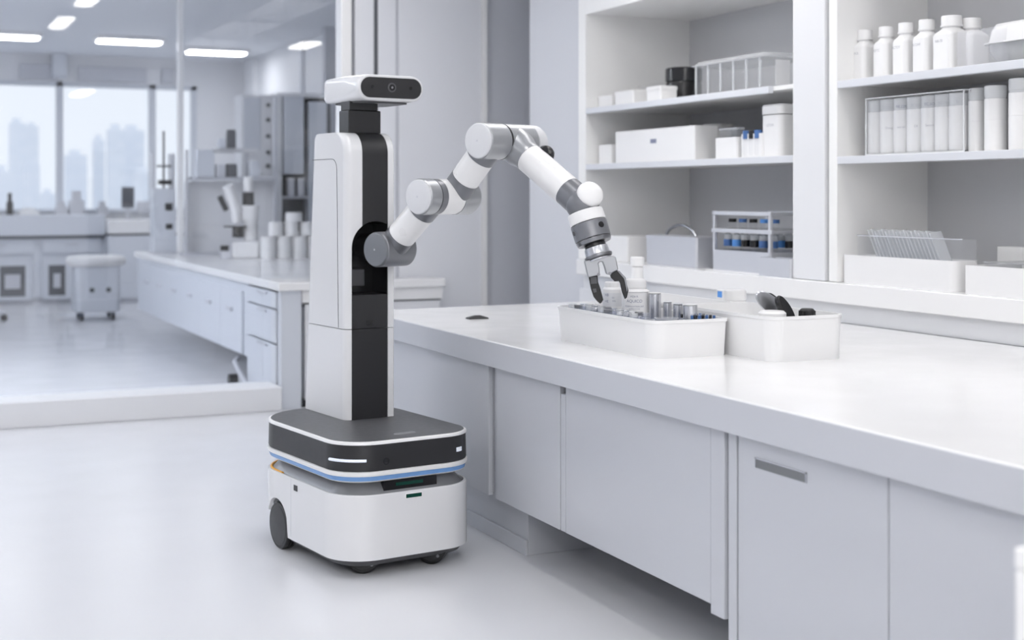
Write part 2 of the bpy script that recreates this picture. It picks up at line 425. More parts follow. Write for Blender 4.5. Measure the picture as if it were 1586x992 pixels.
# ================================================================== SHELF UNITS
XS = 3.92; ZL = ZT + .18
def bay(lb, y0, y1, xb, shelves, strip=None):
    t = thing('shelf_unit', lb, 'shelf', (XS, (y0 + y1) / 2, ZL + .0015))
    a, b = y0 - t.location.y, y1 - t.location.y; ye0 = y1 > 6
    D = xb - XS; zt = 2.5 - ZL
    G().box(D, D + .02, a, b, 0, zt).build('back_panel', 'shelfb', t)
    G().box(0, D + .02, b, b + (.095 if ye0 else .06), 0, zt + .25).build('side_panel', 'shelf', t, .002)
    G().box(0, D + .02, a - .018, a, 0, zt + .25).build('side_panel', 'shelf', t, .002)
    G().box(0, D, a, b, zt, zt + .25).build('top_panel', 'shelf', t, .002)
    for z, ye in shelves:
        e = (ye if ye is not None else y0) - t.location.y
        s = G().box(.03, D, a, b, z - ZL - .022, z - ZL - .0015).build('shelf', 'shelf', t)
        G().box(.0, .03, e, b, z - ZL - .036, z - ZL - .0015).build('edge_strip', 'edge', s, .003)
    return t
YL1, YL0 = yx(907, XS), yx(1228, XS)
YR1 = yx(1290, XS)
SH = (1.93, 1.59); SR = (1.915, 1.575)
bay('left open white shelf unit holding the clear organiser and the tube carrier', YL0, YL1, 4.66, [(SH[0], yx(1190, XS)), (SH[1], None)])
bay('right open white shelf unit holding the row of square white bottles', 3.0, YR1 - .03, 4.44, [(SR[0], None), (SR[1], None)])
pp = thing('pilaster', 'white pilaster between the two open shelf units', 'pilaster', (XS, (YL0 + YR1) / 2, ZL + .0015))
hh = (YL0 - YR1) / 2
G().box(-.012, .3, -hh + .045, hh - .02, 0, 1.74).build('front_panel', 'wallw', pp, .003)
tag(G().box(XS + .01, 4.7, 3.0, YL1 + .09, 2.765, CEIL).build('bulkhead', 'wallw'), 'white bulkhead panel over both shelf units', 'panel')

# ------------------------------------------------------------------ containers on the shelves
def place_box(px0, px1, pxs, X, z, pyt, at_px=None):
    """size of a box whose front runs px0..px1 at plane X and whose near end shows up to pxs; height from pyt"""
    y1, y0 = yx(px0, X), yx(px1, X)
    xb = xy(pxs, y0); q = at_px if at_px else px1
    return (X + xb) / 2, (y0 + y1) / 2, max(xb - X, .05), y1 - y0, hx(q, pyt, X).z - z
def closed_box(name, lb, cat, geo, z, m='white', r=.012, lid=True, group=None, seam=.75):
    x, y, w, d, h = geo
    t = thing(name, lb, cat, (x, y, z), 0, group)
    if lid:
        G().stack([(rrect(w - .006, d - .006, r), 0), (rrect(w, d, r), .006), (rrect(w, d, r), h * seam)]).build('body', m, t)
        G().stack([(rrect(w + .006, d + .006, r), h * seam), (rrect(w + .006, d + .006, r), h - .004), (rrect(w - .006, d - .006, r), h)]).build('lid', m, t)
    else:
        G().stack([(rrect(w - .006, d - .006, r), 0), (rrect(w, d, r), .006), (rrect(w, d, r), h - .005), (rrect(w - .008, d - .008, r), h)]).build('body', m, t)
    return t
gw = 'white boxes on the shelves'
z = SH[0]
closed_box('lidded_box', 'low white lidded box at the far end of the top left shelf', 'box', (4.05, yx(947, 4.05), .10, .17, .075), z, group=gw)
closed_box('lidded_box', 'low white lidded box second from the far end of the top left shelf', 'box', (4.04, yx(980, 4.04), .12, .22, .085), z, group=gw)
closed_box('lidded_box', 'small white lidded box in front of the black jar', 'box', (4.03, yx(1025, 4.03), .11, .16, .085), z, group=gw)
t = thing('clear_tub', 'clear empty tub standing behind the small white box beside the black jar', 'tub', (4.32, yx(1022, 4.32), z))
open_box(.18, .24, .14, .02, .004).build('tub_shell', 'clear', t)
t = thing('black_jar', 'smoky black jar with dark lid left of the clear organiser', 'jar', (4.28, yx(1059, 4.28), z))
G().lathe([(.095, 0), (.105, .008), (.105, .12), (.1, .13)], 40).build('jar_body', 'black', t)
G().lathe([(.1, .131), (.107, .135), (.107, .205), (.1, .213)], 40).build('jar_lid', 'smoke', t)
# clear organiser with ribs and lid
x, y, w, d, h = place_box(1074, 1183, 1262, 3.99, z, 80, 1183)
t = thing('clear_organiser', 'clear lidded plastic organiser with upright ribs on the top left shelf', 'organiser', (x, y, z + .001))
open_box(w, d, h * .86, .03, .005).build('organiser_body', 'clear', t)
G().stack([(rrect(w + .03, d + .03, .035), h * .86), (rrect(w + .03, d + .03, .035), h * .90), (rrect(w, d, .03), h * .93), (rrect(w - .02, d - .02, .03), h)]).build('organiser_lid', 'frost', t, .003)
for i in range(6):
    yy = -d / 2 + .03 + (d - .06) * i / 5
    G().cyl((-w / 2 - .003, yy, .01), (-w / 2 - .003, yy, h * .86), .006, n=10).build('rib', 'frost', t)
G().box(-w * .28, w * .0, -d / 2 - .004, -d / 2 - .001, .02, h * .8).build('paper_label', 'paper', t)
z = SH[1]
closed_box('white_box', 'small white block box at the far end of the middle left shelf', 'box', (4.06, yx(952, 4.06), .14, .16, .115), z, lid=False, group=gw)
geo = place_box(953, 1076, 1112, 3.97, z, 194, 1076)
t = closed_box('white_box', 'large white box with a small dark slot on the middle left shelf', 'box', geo, z, lid=False, r=.006, group=gw)
x, y, w, d, h = geo
sy = yx(1012, 3.97) - y
G().box(-w / 2 - .0012, -w / 2 + .002, sy - .032, sy + .032, h * .56, h * .56 + .024).build('slot', 'ink', t)
t = thing('white_tub', 'round white tub with a lid behind the large slotted box', 'tub', (4.32, yx(1112, 4.32), z))
G().lathe([(.07, 0), (.08, .01), (.08, .185)], 36).build('tub_shell', 'white', t)
G().lathe([(.085, .186), (.088, .19), (.088, .206), (.08, .212)], 36).build('tub_lid', 'white', t)
def low_tray_box(lb, px0, px1, pxs, X, pyt, contents):
    geo = place_box(px0, px1, pxs, X, z, pyt, px1); x, y, w, d, h = geo
    t = thing('white_bin', lb, 'bin', (x, y, z), 0, gw)
    open_box(w, d, h, .012, .005).build('bin_shell', 'white', t)
    return x, y, w, d, h
x, y, w, d, h = low_tray_box('white open bin with clear boxes in it, right of the round tub', 1107, 1141, 1160, 3.98, 212, 0)
for k, s in enumerate(('lower', 'upper')):
    t = thing('clear_box', 'clear lidded box, %s of the two stacked in the white bin' % s, 'box', (x, y, z + .009 + .07 * k + (.03 if k else 0)), 0, 'clear boxes in the white bin')
    hh2 = .098 if k == 0 else .05
    open_box(w - .03, d - .03, hh2 - .01, .01, .003).build('box_shell', 'clear', t)
    G().stack([(rrect(w - .025, d - .025, .01), hh2 - .01), (rrect(w - .025, d - .025, .01), hh2)]).build('box_lid', 'frost', t)
x, y, w, d, h = low_tray_box('white open bin with dark capped tubes in it, left of the tall canister', 1147, 1180, 1200, 3.98, 206, 0)
for i in range(3):
    for j in range(2):
        t = thing('sample_tube', 'short tube with a dark blue cap standing in the white bin beside the tall canister', 'tube', (x - .03 + .07 * j, y - .05 + .05 * i, z + .009), 0, 'tubes in the white bin')
        G().lathe([(.014, 0), (.018, .01), (.018, .085)], 16).build('tube_body', 'clear', t)
        G().lathe([(.02, .086), (.02, .125), (.018, .128)], 16).build('tube_cap', 'black' if (i + j) % 2 else 'bcap', t)
t = thing('white_canister', 'tall white canister with a broad lid at the near end of the middle left shelf', 'canister', (4.07, yx(1213, 4.07), z))
G().stack([(rrect(.15, .16, .03), 0), (rrect(.155, .165, .03), .008), (rrect(.155, .165, .03), .205), (rrect(.14, .15, .03), .209)]).build('canister_body', 'white', t)
G().stack([(rrect(.14, .15, .03), .209), (rrect(.162, .172, .034), .211), (rrect(.162, .172, .034), .25), (rrect(.15, .16, .03), .258)]).build('canister_lid', 'white', t)
writing('lettering', 'LOTUM', .018, t, 'inkg', None, .15, -.079, .0, R(-90))
# bottom of the left unit: on the ledge
z = ZL
closed_box('white_box', 'white box at the far end of the ledge, under the left shelves', 'box', (4.08, yx(977, 4.08), .2, .27, .15), z, lid=False, group=gw)
geo = place_box(1000, 1078, 1112, 3.97, z, 372, 1078); x, y, w, d, h = geo
t = thing('steel_box', 'satin steel box with an arched handle on the ledge left of the tube carrier', 'box', (x, y, z))
G().stack([(rrect(w - .01, d - .01, .015), 0), (rrect(w, d, .015), .01), (rrect(w, d, .015), h)]).build('steel_body', 'alu', t)
G().stack([(rrect(w + .006, d + .006, .016), h), (rrect(w + .006, d + .006, .016), h + .012), (rrect(w - .02, d - .02, .012), h + .018)]).build('steel_lid', 'alu', t)
arch = [(0, -.16 + .32 * i / 12, h + .012 + .062 * math.sin(math.pi * i / 12) ** .6) for i in range(13)]
G().tube(arch, .009).build('handle', 'metald', t)
# tube carrier (metal frame rack)
x0, x1 = 3.97, 4.32
y1, y0 = yx(1103, x0), yx(1193, x0)
t = thing('tube_carrier', 'metal framed tube carrier with a carrying bar on the ledge, left shelf unit', 'rack', ((x0 + x1) / 2, (y0 + y1) / 2, z + .004))
w, d = x1 - x0, y1 - y0
open_box(w, d, .105, .012, .006).build('carrier_tray', 'alu', t)
G().box(-w / 2 - .02, w / 2, -d / 2 - .02, d / 2 + .03, -.004, 0).build('base_plate', 'top', t)
fr = G()
for sx in (-1, 1):
    for sy in (-1, 1):
        fr.box(sx * (w / 2 - .01) - .009, sx * (w / 2 - .01) + .009, sy * (d / 2 - .012) - .009, sy * (d / 2 - .012) + .009, .1, .30)
fr.build('frame_posts', 'alu', t, .002)
rl = G()
for zz in (.205, .295):
    for sx in (-1, 1): rl.box(sx * (w / 2 - .01) - .01, sx * (w / 2 - .01) + .01, -d / 2 - (.01 if zz < .25 else 0), d / 2 + (.01 if zz < .25 else 0), zz - .01, zz + .01)
    for sy in (-1, 1): rl.box(-w / 2 + .01, w / 2 - .01, sy * (d / 2 - .012) - .008, sy * (d / 2 - .012) + .008, zz - .008, zz + .008)
rl.build('frame_rails', 'alu', t, .002)
G().box(-w / 2 + .02, w / 2 - .02, -d / 2 + .02, d / 2 - .02, .212, .216).build('tube_plate', 'frost', t)
tx, ty = t.location.x, t.location.y
cols = ['bcap', 'black', 'bcap', 'bluep', 'black']
for i in range(6):
    for j in range(3):
        o = thing('capped_tube', 'clear tube with a blue or black band standing in the metal tube carrier', 'tube', (tx - w / 2 + .06 + .1 * j, ty - d / 2 + .06 + (d - .12) * i / 5, z + .013), 0, 'tubes in the metal carrier')
        G().lathe([(.018, 0), (.024, .012), (.024, .12)], 16).build('tube_body', 'clear', o)
        G().lathe([(.0245, .115), (.0245, .15)], 16).build('tube_band', cols[(i * 2 + j) % 5], o)
        G().lathe([(.024, .15), (.022, .175), (.012, .18), (.012, .188)], 16).build('tube_neck', 'frost', o)
for i in range(5):
    o = thing('vial', 'short blue capped vial on the upper plate of the metal tube carrier', 'vial', (tx - w / 2 + .08, ty - d / 2 + .07 + (d - .14) * i / 4, z + .2205), 0, 'vials on top of the metal carrier')
    G().lathe([(.018, 0), (.02, .005), (.02, .03)], 16).build('vial_body', 'clear', o)
    G().lathe([(.021, .031), (.021, .05)], 16).build('vial_cap', cols[(i + 2) % 5], o)
t = thing('steel_tray', 'small pale steel tray in front of the tube carrier at the pilaster', 'tray', (4.0, yx(1203, 4.0), z))
ww = yx(1177, 3.95) - yx(1226, 3.95)
open_box(.1, .26, .09, .01, .005).build('tray_shell', 'alu', t)
t.location = (3.955, (yx(1178, 3.93) + yx(1180, 3.93)) / 2 - .14, z)
# ------------------------------------------------------------------ right shelf unit
def square_bottle(t, w, h, cr, ch, m='white', n=5):
    nk = h - ch
    L = [(rrect(w - .01, w - .01, .018, n), 0), (rrect(w, w, .022, n), .006), (rrect(w, w, .022, n), nk * .80)]
    for k, (s, zz) in enumerate(((.93, .86), (.78, .925), (.62, .975))):
        L.append((rrect(w * s, w * s, min(.022 + .016 * k, w * s / 2 * .98), n), nk * zz))
    L.append((rrect(cr * 1.8, cr * 1.8, cr * .88, n), nk))
    G().stack(L).build('bottle_body', m, t, smooth=50)
    G().lathe([(cr * 1.02, nk), (cr * 1.08, nk + .002), (cr * 1.08, nk + .007), (cr, nk + .008), (cr, h - .004), (cr * .95, h)], 40).build('screw_cap', m, t)
z = SR[0]
row = [(1340, 1318, 47, .092), (1373, 1352, 42, .092), (1403.5, 1384, 36, .092), (1435.5, 1414, 31, .094), (1474, 1449, 25, .118)]
names = ['farthest and smallest', 'second from the far end', 'third from the far end', 'fourth from the far end', 'fifth and broadest']
text = ['JRMOL', 'IEFTC', 'BCTOY', 'SE.DAR', 'NR-70']
for k, ((pc, pl_, pyt, w), s, tx_) in enumerate(zip(row, names, text)):
    X = 4.06; yy = yx(pc, X)
    dd = hx(pc, pyt, X); h = dd.z - z
    t = thing('square_bottle', 'square white bottle, %s in the row on the top right shelf' % s, 'bottle', (X, yy, z), 0, 'square white bottles')
    square_bottle(t, w, h, w * .36, h * .2)
    writing('lettering', tx_, .016, t, 'inkg', None, h * .52, -w / 2 - .0012, .01, R(-90))
X = 4.14; yy = yx(1504, X); h = hx(1504, 29, X).z - z
t = thing('square_bottle', 'square white bottle set back behind the clear box on the top right shelf', 'bottle', (X, yy, z), 0, 'square white bottles')
square_bottle(t, .115, h, .042, h * .2)
# clear box hugging last bottles
y1, y0 = yx(1478, 3.985), yx(1548, 3.985)
t = thing('clear_box', 'low clear open box in front of the last square bottles', 'box', (4.015, (y0 + y1) / 2 , z))
open_box(.035, y1 - y0, .15, .004, .0025).build('box_shell', 'clearm', t)
# clamshell container
t = thing('clamshell_box', 'rounded white clamshell container cut by the right edge of the photo', 'container', (4.14, yx(1536, 4.0) - .11, z + .006))
G().stack([(rrect(.14, .24, .05), 0), (rrect(.20, .32, .06), .012), (rrect(.235, .37, .07), .045), (rrect(.24, .38, .07), .080)]).build('lower_shell', 'frost', t, smooth=60)
G().stack([(rrect(.27, .41, .08), .081), (rrect(.27, .41, .08), .086)]).build('flange', 'white', t)
G().stack([(rrect(.24, .38, .07), .087), (rrect(.23, .36, .07), .135), (rrect(.20, .33, .06), .160), (rrect(.13, .25, .05), .168)]).build('upper_shell', 'white', t, smooth=60)
G().box(-.09, .09, -.12, .12, -.006, .0).build('foot_pad', 'frost', t)
# acrylic file of tubes
z = SR[1]
X = 3.985
y1, y0 = yx(1341, X), yx(1493, X)
h = hx(1493, 139, X).z - z
xb = 4.16
t = thing('acrylic_box', 'clear acrylic box holding a row of white tubes on the middle right shelf', 'box', ((X + xb) / 2, (y0 + y1) / 2, z))
open_box(xb - X, y1 - y0, h, .008, .003).build('box_shell', 'clear', t)
w = xb - X; hd = (y1 - y0) / 2
g = G()
for sx in (-1, 1): g.box(sx * w / 2 - .0025, sx * w / 2 + .0025, -hd, hd, h - .002, h + .003)
for sy in (-1, 1): g.box(-w / 2, w / 2, sy * hd - .0025, sy * hd + .0025, h - .002, h + .003)
g.box(-w / 2 - .002, -w / 2 + .003, -hd - .002, -hd + .004, 0, h).box(-w / 2 - .002, -w / 2 + .003, hd - .004, hd + .002, 0, h).box(-w / 2 - .003, -w / 2, -hd, hd, 0, .008)
g.build('box_rim', 'frostw', t)
edges = [1344, 1361, 1383, 1402, 1425, 1446, 1468, 1490]
lab = ['', 'ZC250A', 'RE.22B', 'SC0JD', 'EC.SO', 'NZ701', '0-']
low = ['', 'Dxng', 'ward1', 'Dl', 'Sxord', '', '']
for i in range(7):
    ya, yb = yx(edges[i + 1], X + .03), yx(edges[i], X + .03)
    r = min((yb - ya) / 2 - .0012, .062); yc = (ya + yb) / 2
    o = thing('white_tube', 'white filled tube, number %s from the far end in the acrylic box' % ('one two three four five six seven'.split()[i]), 'tube', (X + .012 + r, yc, z + .009), 0, 'white tubes in the acrylic box')
    G().lathe([(r - .004, 0), (r, .006), (r, h * .73)], 28).build('tube_body', 'white', o)
    G().lathe([(r - .001, h * .732), (r, h * .74), (r, h * .93), (r - .006, h * .945)], 28).build('tube_top', 'frostw', o)
    if lab[i]: writing('lettering', lab[i], .0165, o, 'ink' if i in (2, 4) else 'inkg', r + .0004, h * .77, 0, 0, 0, R(220))
    if low[i]: writing('lettering', low[i], .015, o, 'inkg', r + .0004, h * .42, 0, 0, 0, R(220))
for pc, pyt, r, X, lb in ((1513, 137, .033, 4.05, 'white tube with clear cap just right of the acrylic box'), (1542, 133, .043, 4.03, 'wider white tube with clear cap, second right of the acrylic box'), (1583, 122, .05, 4.02, 'broad white tube with clear cap at the right edge of the middle shelf')):
    yy = yx(pc, X); h = hx(pc, pyt, X).z - z
    o = thing('capped_tube', lb, 'tube', (X, yy, z), 0, 'loose white tubes on the middle right shelf')
    G().lathe([(r - .004, 0), (r, .006), (r, h * .48), (r - .001, h * .482), (r, h * .484), (r, h * .80)], 32).build('tube_body', 'white', o)
    G().lathe([(r * .96, h * .802), (r * .96, h * .83), (r * 1.0, h * .84), (r * 1.0, h * .985), (r * .95, h)], 32).build('tube_cap', 'frostw', o)
    if pc == 1542: pass
t = thing('clear_box', 'clear box with small grey print behind the two right tubes', 'box', (4.2, yx(1562, 4.2), z))
open_box(.12, .13, .2, .01, .003).build('box_shell', 'clear', t)
writing('lettering', 'UNX\nML3', .03, t, 'ink', None, .12, -.062, .0, R(-90))
# bottom right: white tray, slide box; second white bin
z = ZL
X = 3.94
y1, y0 = yx(1302, X), yx(1478, X)
xb = xy(1520, y0); w, d = xb - X, y1 - y0
h = hx(1302, 393, X).z - z
t = thing('white_tray', 'white rounded tray on the ledge under the slide box, right shelf unit', 'tray', ((X + xb) / 2, (y0 + y1) / 2, z))
h = .125
open_box(w, d, h, .035, .01, floor=h - .03).build('tray_shell', 'white', t)
sx, sy = t.location.x, t.location.y
t = thing('slide_box', 'long smoky clear box full of slide sleeves standing in the white tray', 'box', (sx + .02, sy - .02, z + h - .029))
w2_, d2 = w - .06, d - .06
open_box(w2_, d2, .115, .006, .004).build('box_shell', 'clear', t)
G().box(-w2_ / 2, w2_ / 2, d2 / 2 - .004, d2 / 2, .115, .118).box(-w2_ / 2, -w2_ / 2 + .004, -d2 / 2, d2 / 2, .113, .117).build('rim', 'lam2', t)
for i in range(18):
    yy = d2 / 2 - .13 - i * (d2 - .24) / 18
    o = tag(G().slab([(-w2_ / 2 + .012, 0, .004), (w2_ / 2 - .012, 0, .004), (w2_ / 2 - .012, .07, .128 + .005 * (i % 3)), (-w2_ / 2 + .012, .07, .128 + .005 * ((i + 1) % 3))], (0, .008, 0)).build('slide_sleeve', 'frost', loc=(sx + .02, sy - .02 + yy, z + h - .029 + .008)), 'translucent slide sleeve leaning in the smoky clear box', 'sleeve', 'slide sleeves in the clear box')
X = 3.90
y1 = yx(1491, X); h = .115
t = thing('white_bin', 'square edged white bin at the right edge of the ledge', 'bin', (X + .16, y1 - .22, z), 0)
open_box(.3, .44, h, .008, .008).build('bin_shell', 'white', t)
t2 = thing('clear_box', 'clear box lid lying in the square edged white bin', 'box', (X + .17, y1 - .24, z + .009))
open_box(.24, .36, h + .002, .01, .004).build('box_shell', 'clear', t2)
G().box(-.12, .12, -.18, .18, h + .003, h + .006).build('box_lid', 'frost', t2)
tag(G().box(-.04, .04, -.09, .09, 0, .175).build('white_card_box', 'shelf', loc=(4.33, yx(1580, 4.33), z), bev=.003), 'small pale box standing behind the square edged bin', 'box')

# ================================================================== TRAYS ON THE WORKTOP
z = ZT
TX0, TX1, TY0, TY1, TH_ = 2.445, 2.755, 4.15, 4.92, .133
t = thing('long_tray', 'long white rounded tray full of vials below the robot gripper', 'tray', ((TX0 + TX1) / 2, (TY0 + TY1) / 2, z))
open_box(TX1 - TX0, TY1 - TY0, TH_, (.015, .06, .06, .015), .006, lip=.004, draft=.008, n=10).build('tray_shell', 'white', t)
G().stack([(rrect(TX1 - TX0 - .05, TY1 - TY0 - .05, .05), .0085), (rrect(TX1 - TX0 - .05, TY1 - TY0 - .05, .05), .03)]).build('insert_mat', 'alu', t)
tz = z + .031
BX0, BX1, BY0, BY1 = 2.765, 3.085, 3.90, 4.52
t = thing('deep_bin', 'deep white rounded bin standing against the right end of the long tray', 'bin', ((BX0 + BX1) / 2, (BY0 + BY1) / 2, z))
open_box(BX1 - BX0, BY1 - BY0, .155, .055, .006, lip=.003, draft=.006, n=10).build('bin_shell', 'white', t)
t = thing('back_tray', 'white tray behind the bottles, its rim showing past the steel cylinders', 'tray', (2.93, 4.90, z))
open_box(.29, .66, .15, .04, .006, lip=.003, draft=.006).build('tray_shell', 'white', t)
# bottles in the tray
def at_tray(px, X): return yx(px, X)
X = 2.63; yb = at_tray(984, X)
ang = R(236)
t = thing('white_bottle', 'white bottle with round cap and blue print beside the right gripper finger', 'bottle', (X, yb, tz))
zt_ = hx(984, 432, X).z - tz; r = .051
G().lathe([(r - .006, 0), (r, .008), (r, zt_ - .050), (r - .002, zt_ - .044), (r - .007, zt_ - .038)], 48).build('bottle_body', 'white', t)
G().lathe([(r * .76, zt_ - .038), (r * .76, zt_ - .034), (r * .82, zt_ - .033), (r * .82, zt_ - .010), (r * .76, zt_ - .003), (r * .55, zt_)], 48).build('screw_cap', 'white', t)
G().lathe([(r + .0005, zt_ - .050), (r + .003, zt_ - .047), (r + .0005, zt_ - .044)], 48).build('collar', 'white', t)
for s, sz, dz in (('MZA R.', .010, .066), ('AQUICO', .0155, .085), ('FORMULATION INT', .0085, .103), ('RAFELO 1.15', .0075, .112)):
    writing('lettering', s, sz, t, 'ink', r + .0003, zt_ - dz - .002, 0, 0, 0, ang)
X = 2.62; yb = at_tray(948, X)
t = thing('white_jar', 'small white jar with blue printed label between the gripper fingers', 'jar', (X, yb, tz))
zt_ = hx(948, 437, X).z - tz; r = .037
G().lathe([(r - .005, 0), (r, .006), (r, zt_ - .028), (r - .006, zt_ - .02)], 40).build('jar_body', 'white', t)
G().lathe([(r * .80, zt_ - .02), (r * .80, zt_ - .004), (r * .76, zt_)], 40).build('jar_lid', 'white', t)
bandm = G().lathe([(r + .0002, zt_ - .095), (r + .0004, zt_ - .094), (r + .0004, zt_ - .042), (r + .0002, zt_ - .041)], 40).build('label_band', 'paper', t)
for s, sz, dz, a in (('\u2261B', .015, .054, -.6), ('\u2261E', .014, .078, -.6), ('LI.\u00b7', .010, .062, .3), ('0.5L', .008, .074, .4)):
    writing('lettering', s, sz, t, 'ink', r + .0012, zt_ - dz, 0, 0, 0, ang + a * .8)
X = 3.30; yb = yx(987, X)
t = thing('white_bottle', 'tall narrow necked white bottle on the worktop behind the printed bottle', 'bottle', (X, yb, z))
zt_ = hx(987, 398, X).z - z; r = .034
G().lathe([(r - .005, 0), (r, .008), (r, zt_ - .13), (r * .9, zt_ - .11), (.028, zt_ - .095), (.028, zt_ - .05), (.024, zt_ - .045)], 40).build('bottle_body', 'white', t)
G().lathe([(.033, zt_ - .044), (.033, zt_ - .004), (.03, zt_)], 40).build('screw_cap', 'white', t)
X = 3.24; yb = yx(1138, X)
t = thing('white_jar', 'wide white jar with a flat cap behind the deep bin', 'jar', (X, yb, z))
zt_ = hx(1138, 449, X).z - z; r = .056
G().lathe([(r - .005, 0), (r, .008), (r, zt_ - .065), (r * .85, zt_ - .05), (r * .8, zt_ - .044)], 48).build('jar_body', 'white', t)
G().lathe([(r * .82, zt_ - .043), (r * .84, zt_ - .04), (r * .84, zt_ - .006), (r * .78, zt_)], 48).build('jar_lid', 'white', t)
X = 3.30; q = hx(1115, 456, X)
t = thing('carton', 'small white carton with a blue patch left of the wide white jar', 'carton', (X + .03, q.y, z))
hc = hx(1115, 449, X).z - z
G().box(-.03, .03, -.022, .03, 0, hc).build('carton_body', 'white', t, .003)
G().box(-.032, -.0301, -.016, .016, hc - .033, hc - .007).build('blue_patch', 'bluep', t)
# steel cylinders
def steel(px, X, pyt, r, lb, zb=tz, name='steel_cylinder'):
    yy = yx(px, X); h = hx(px, pyt, X).z - zb
    t = thing(name, lb, 'cylinder', (X, yy, zb), 0, 'steel cylinders in the long tray')
    G().lathe([(r - .002, 0), (r, .002), (r, h - .006), (r - .003, h - .004)], 32).build('cylinder_body', 'metal', t)
    G().lathe([(r * .97, h - .004), (r * .97, h - .001), (r * .7, h)], 32).build('cylinder_cap', 'white' if r > .022 else 'alu', t)
steel(1014, 2.68, 453, .024, 'tall polished steel cylinder right of the printed bottle')
steel(1034, 2.70, 467, .016, 'short dark sided steel cylinder right of the tall one')
steel(1050, 2.69, 470, .018, 'short steel cylinder in the middle of the three')
steel(1069, 2.665, 471, .026, 'short broad steel cylinder nearest to the deep bin')
# vial blocks
def vial_block(lb, x0, x1, y0, y1, nx, ny, caps, ztop, vlb, grp, hv=.035):
    t = thing('vial_rack', lb, 'rack', ((x0 + x1) / 2, (y0 + y1) / 2, tz))
    G().box(-(x1 - x0) / 2, (x1 - x0) / 2, -(y1 - y0) / 2, (y1 - y0) / 2, 0, ztop).build('rack_block', 'vial', t, .003)
    for i in range(nx):
        for j in range(ny):
            px_ = x0 + (x1 - x0) * (i + .5) / nx; py_ = y0 + (y1 - y0) * (j + .5) / ny
            r = min((x1 - x0) / nx, (y1 - y0) / ny) * .42
            o = thing('vial', vlb, 'vial', (px_, py_, tz + ztop + .0005), 0, grp)
            G().lathe([(r * .9, 0), (r, .002), (r, hv * .55), (r * .7, hv * .62)], 12).build('vial_body', 'vial', o)
            G().lathe([(r * .8, hv * .63), (r * .8, hv * .97), (r * .7, hv)], 12).build('vial_cap', caps[(i * 3 + j) % len(caps)], o)
vial_block('clear rack of glass vials along the front wall of the long tray', 2.462, 2.562, 4.33, 4.86, 2, 11, ['frost', 'metal', 'frost', 'vial', 'metald'], .078, 'small clear vial in the front rack of the long tray', 'clear vials in the long tray', .034)
vial_block('dark blue capped vial rack at the right end of the long tray', 2.645, 2.738, 4.19, 4.305, 6, 5, ['black', 'bcap', 'metald', 'bcap', 'black', 'frost'], .074, 'tiny dark or blue capped vial at the right end of the long tray', 'dark capped vials in the long tray', .034)
# clear dish with a ring
t = thing('clear_dish', 'clear square dish with a raised ring at the near corner of the long tray', 'dish', (2.56, 4.245, tz))
G().stack([(rrect(.13, .11, .015), 0), (rrect(.13, .11, .015), .095)]).build('dish_block', 'frost', t)
G().lathe([(.042, .0955), (.045, .099), (.045, .102), (.042, .102)], 40, (0, 0, 0)).build('ring', 'metal', t)
# deep bin contents
bz = z + .009
t = thing('white_jar', 'white jar whose lid shows over the rim of the deep bin', 'jar', (2.86, 3.985, bz))
t.location.y = yx(1196, 2.86)
G().lathe([(.042, 0), (.046, .006), (.046, .11)], 40).build('jar_body', 'white', t)
G().lathe([(.047, .111), (.049, .114), (.049, .148), (.04, .156)], 40).build('jar_lid', 'white', t)
t = thing('ribbed_stopper', 'black ribbed stopper standing at the right of the deep bin', 'knob', (2.98, yx(1250, 2.98), bz))
kp = [((.030 if i % 2 else .0275) * math.cos(2 * math.pi * i / 24), (.030 if i % 2 else .0275) * math.sin(2 * math.pi * i / 24)) for i in range(24)]
G().prism(kp, 0, .155).build('knob_body', 'rubber', t, smooth=20)
G().lathe([(.027, .1555), (.022, .161), (.018, .163)], 32).build('knob_top', 'rubber', t)
def paddle(lb, c, u, v, n_, L, wd, th, m, rim):
    t = thing('hand_grip', lb, 'grip', (0, 0, 0), 0, 'black grips in the deep bin')
    t.location = c
    u = Vector(u).normalized(); n_ = Vector(n_).normalized(); v = u.cross(n_).normalized(); n_ = v.cross(u)
    pts = [u * (L * math.cos(2 * math.pi * i / 32)) * 1 + v * (wd * math.sin(2 * math.pi * i / 32)) for i in range(32)]
    g = G(); g.loft([[p * .9 - n_ * th for p in pts], [p - n_ * th * .6 for p in pts], [p + n_ * th * .6 for p in pts], [p * .9 + n_ * th for p in pts]])
    g.build('grip_blade', m, t, smooth=60)
    G().loft([[p * 1.015 + n_ * (th * .2) for p in pts], [p * 1.015 + n_ * (th * .55) for p in pts], [p * .93 + n_ * (th * .95) for p in pts], [p * .93 + n_ * (th * .2) for p in pts]]).build('grip_rim', rim, t)
rt = Vector((CT, -ST, 0)); fw = Vector((ST, CT, 0)); up = Vector((0, 0, 1))
q = hx(1192, 471, 2.95); paddle('glossy grey oval grip leaning at the left of the deep bin', q, rt * .75 - up * .65, 0, -fw * .7 + up * .5 - rt * .5, .062, .030, .007, 'metald', 'metal')
q = hx(1203, 473, 3.0); paddle('black oval grip leaning in the middle of the deep bin', q, rt * .65 - up * .7, 0, -fw * .5 + up * .5 + rt * .5, .055, .024, .012, 'black', 'rubber')
q = hx(1216, 480, 2.93); paddle('black curved grip leaning over the white lid in the deep bin', q, rt * .5 - up * .8, 0, -fw * .6 + up * .4 + rt * .6, .055, .026, .012, 'black', 'rubber')

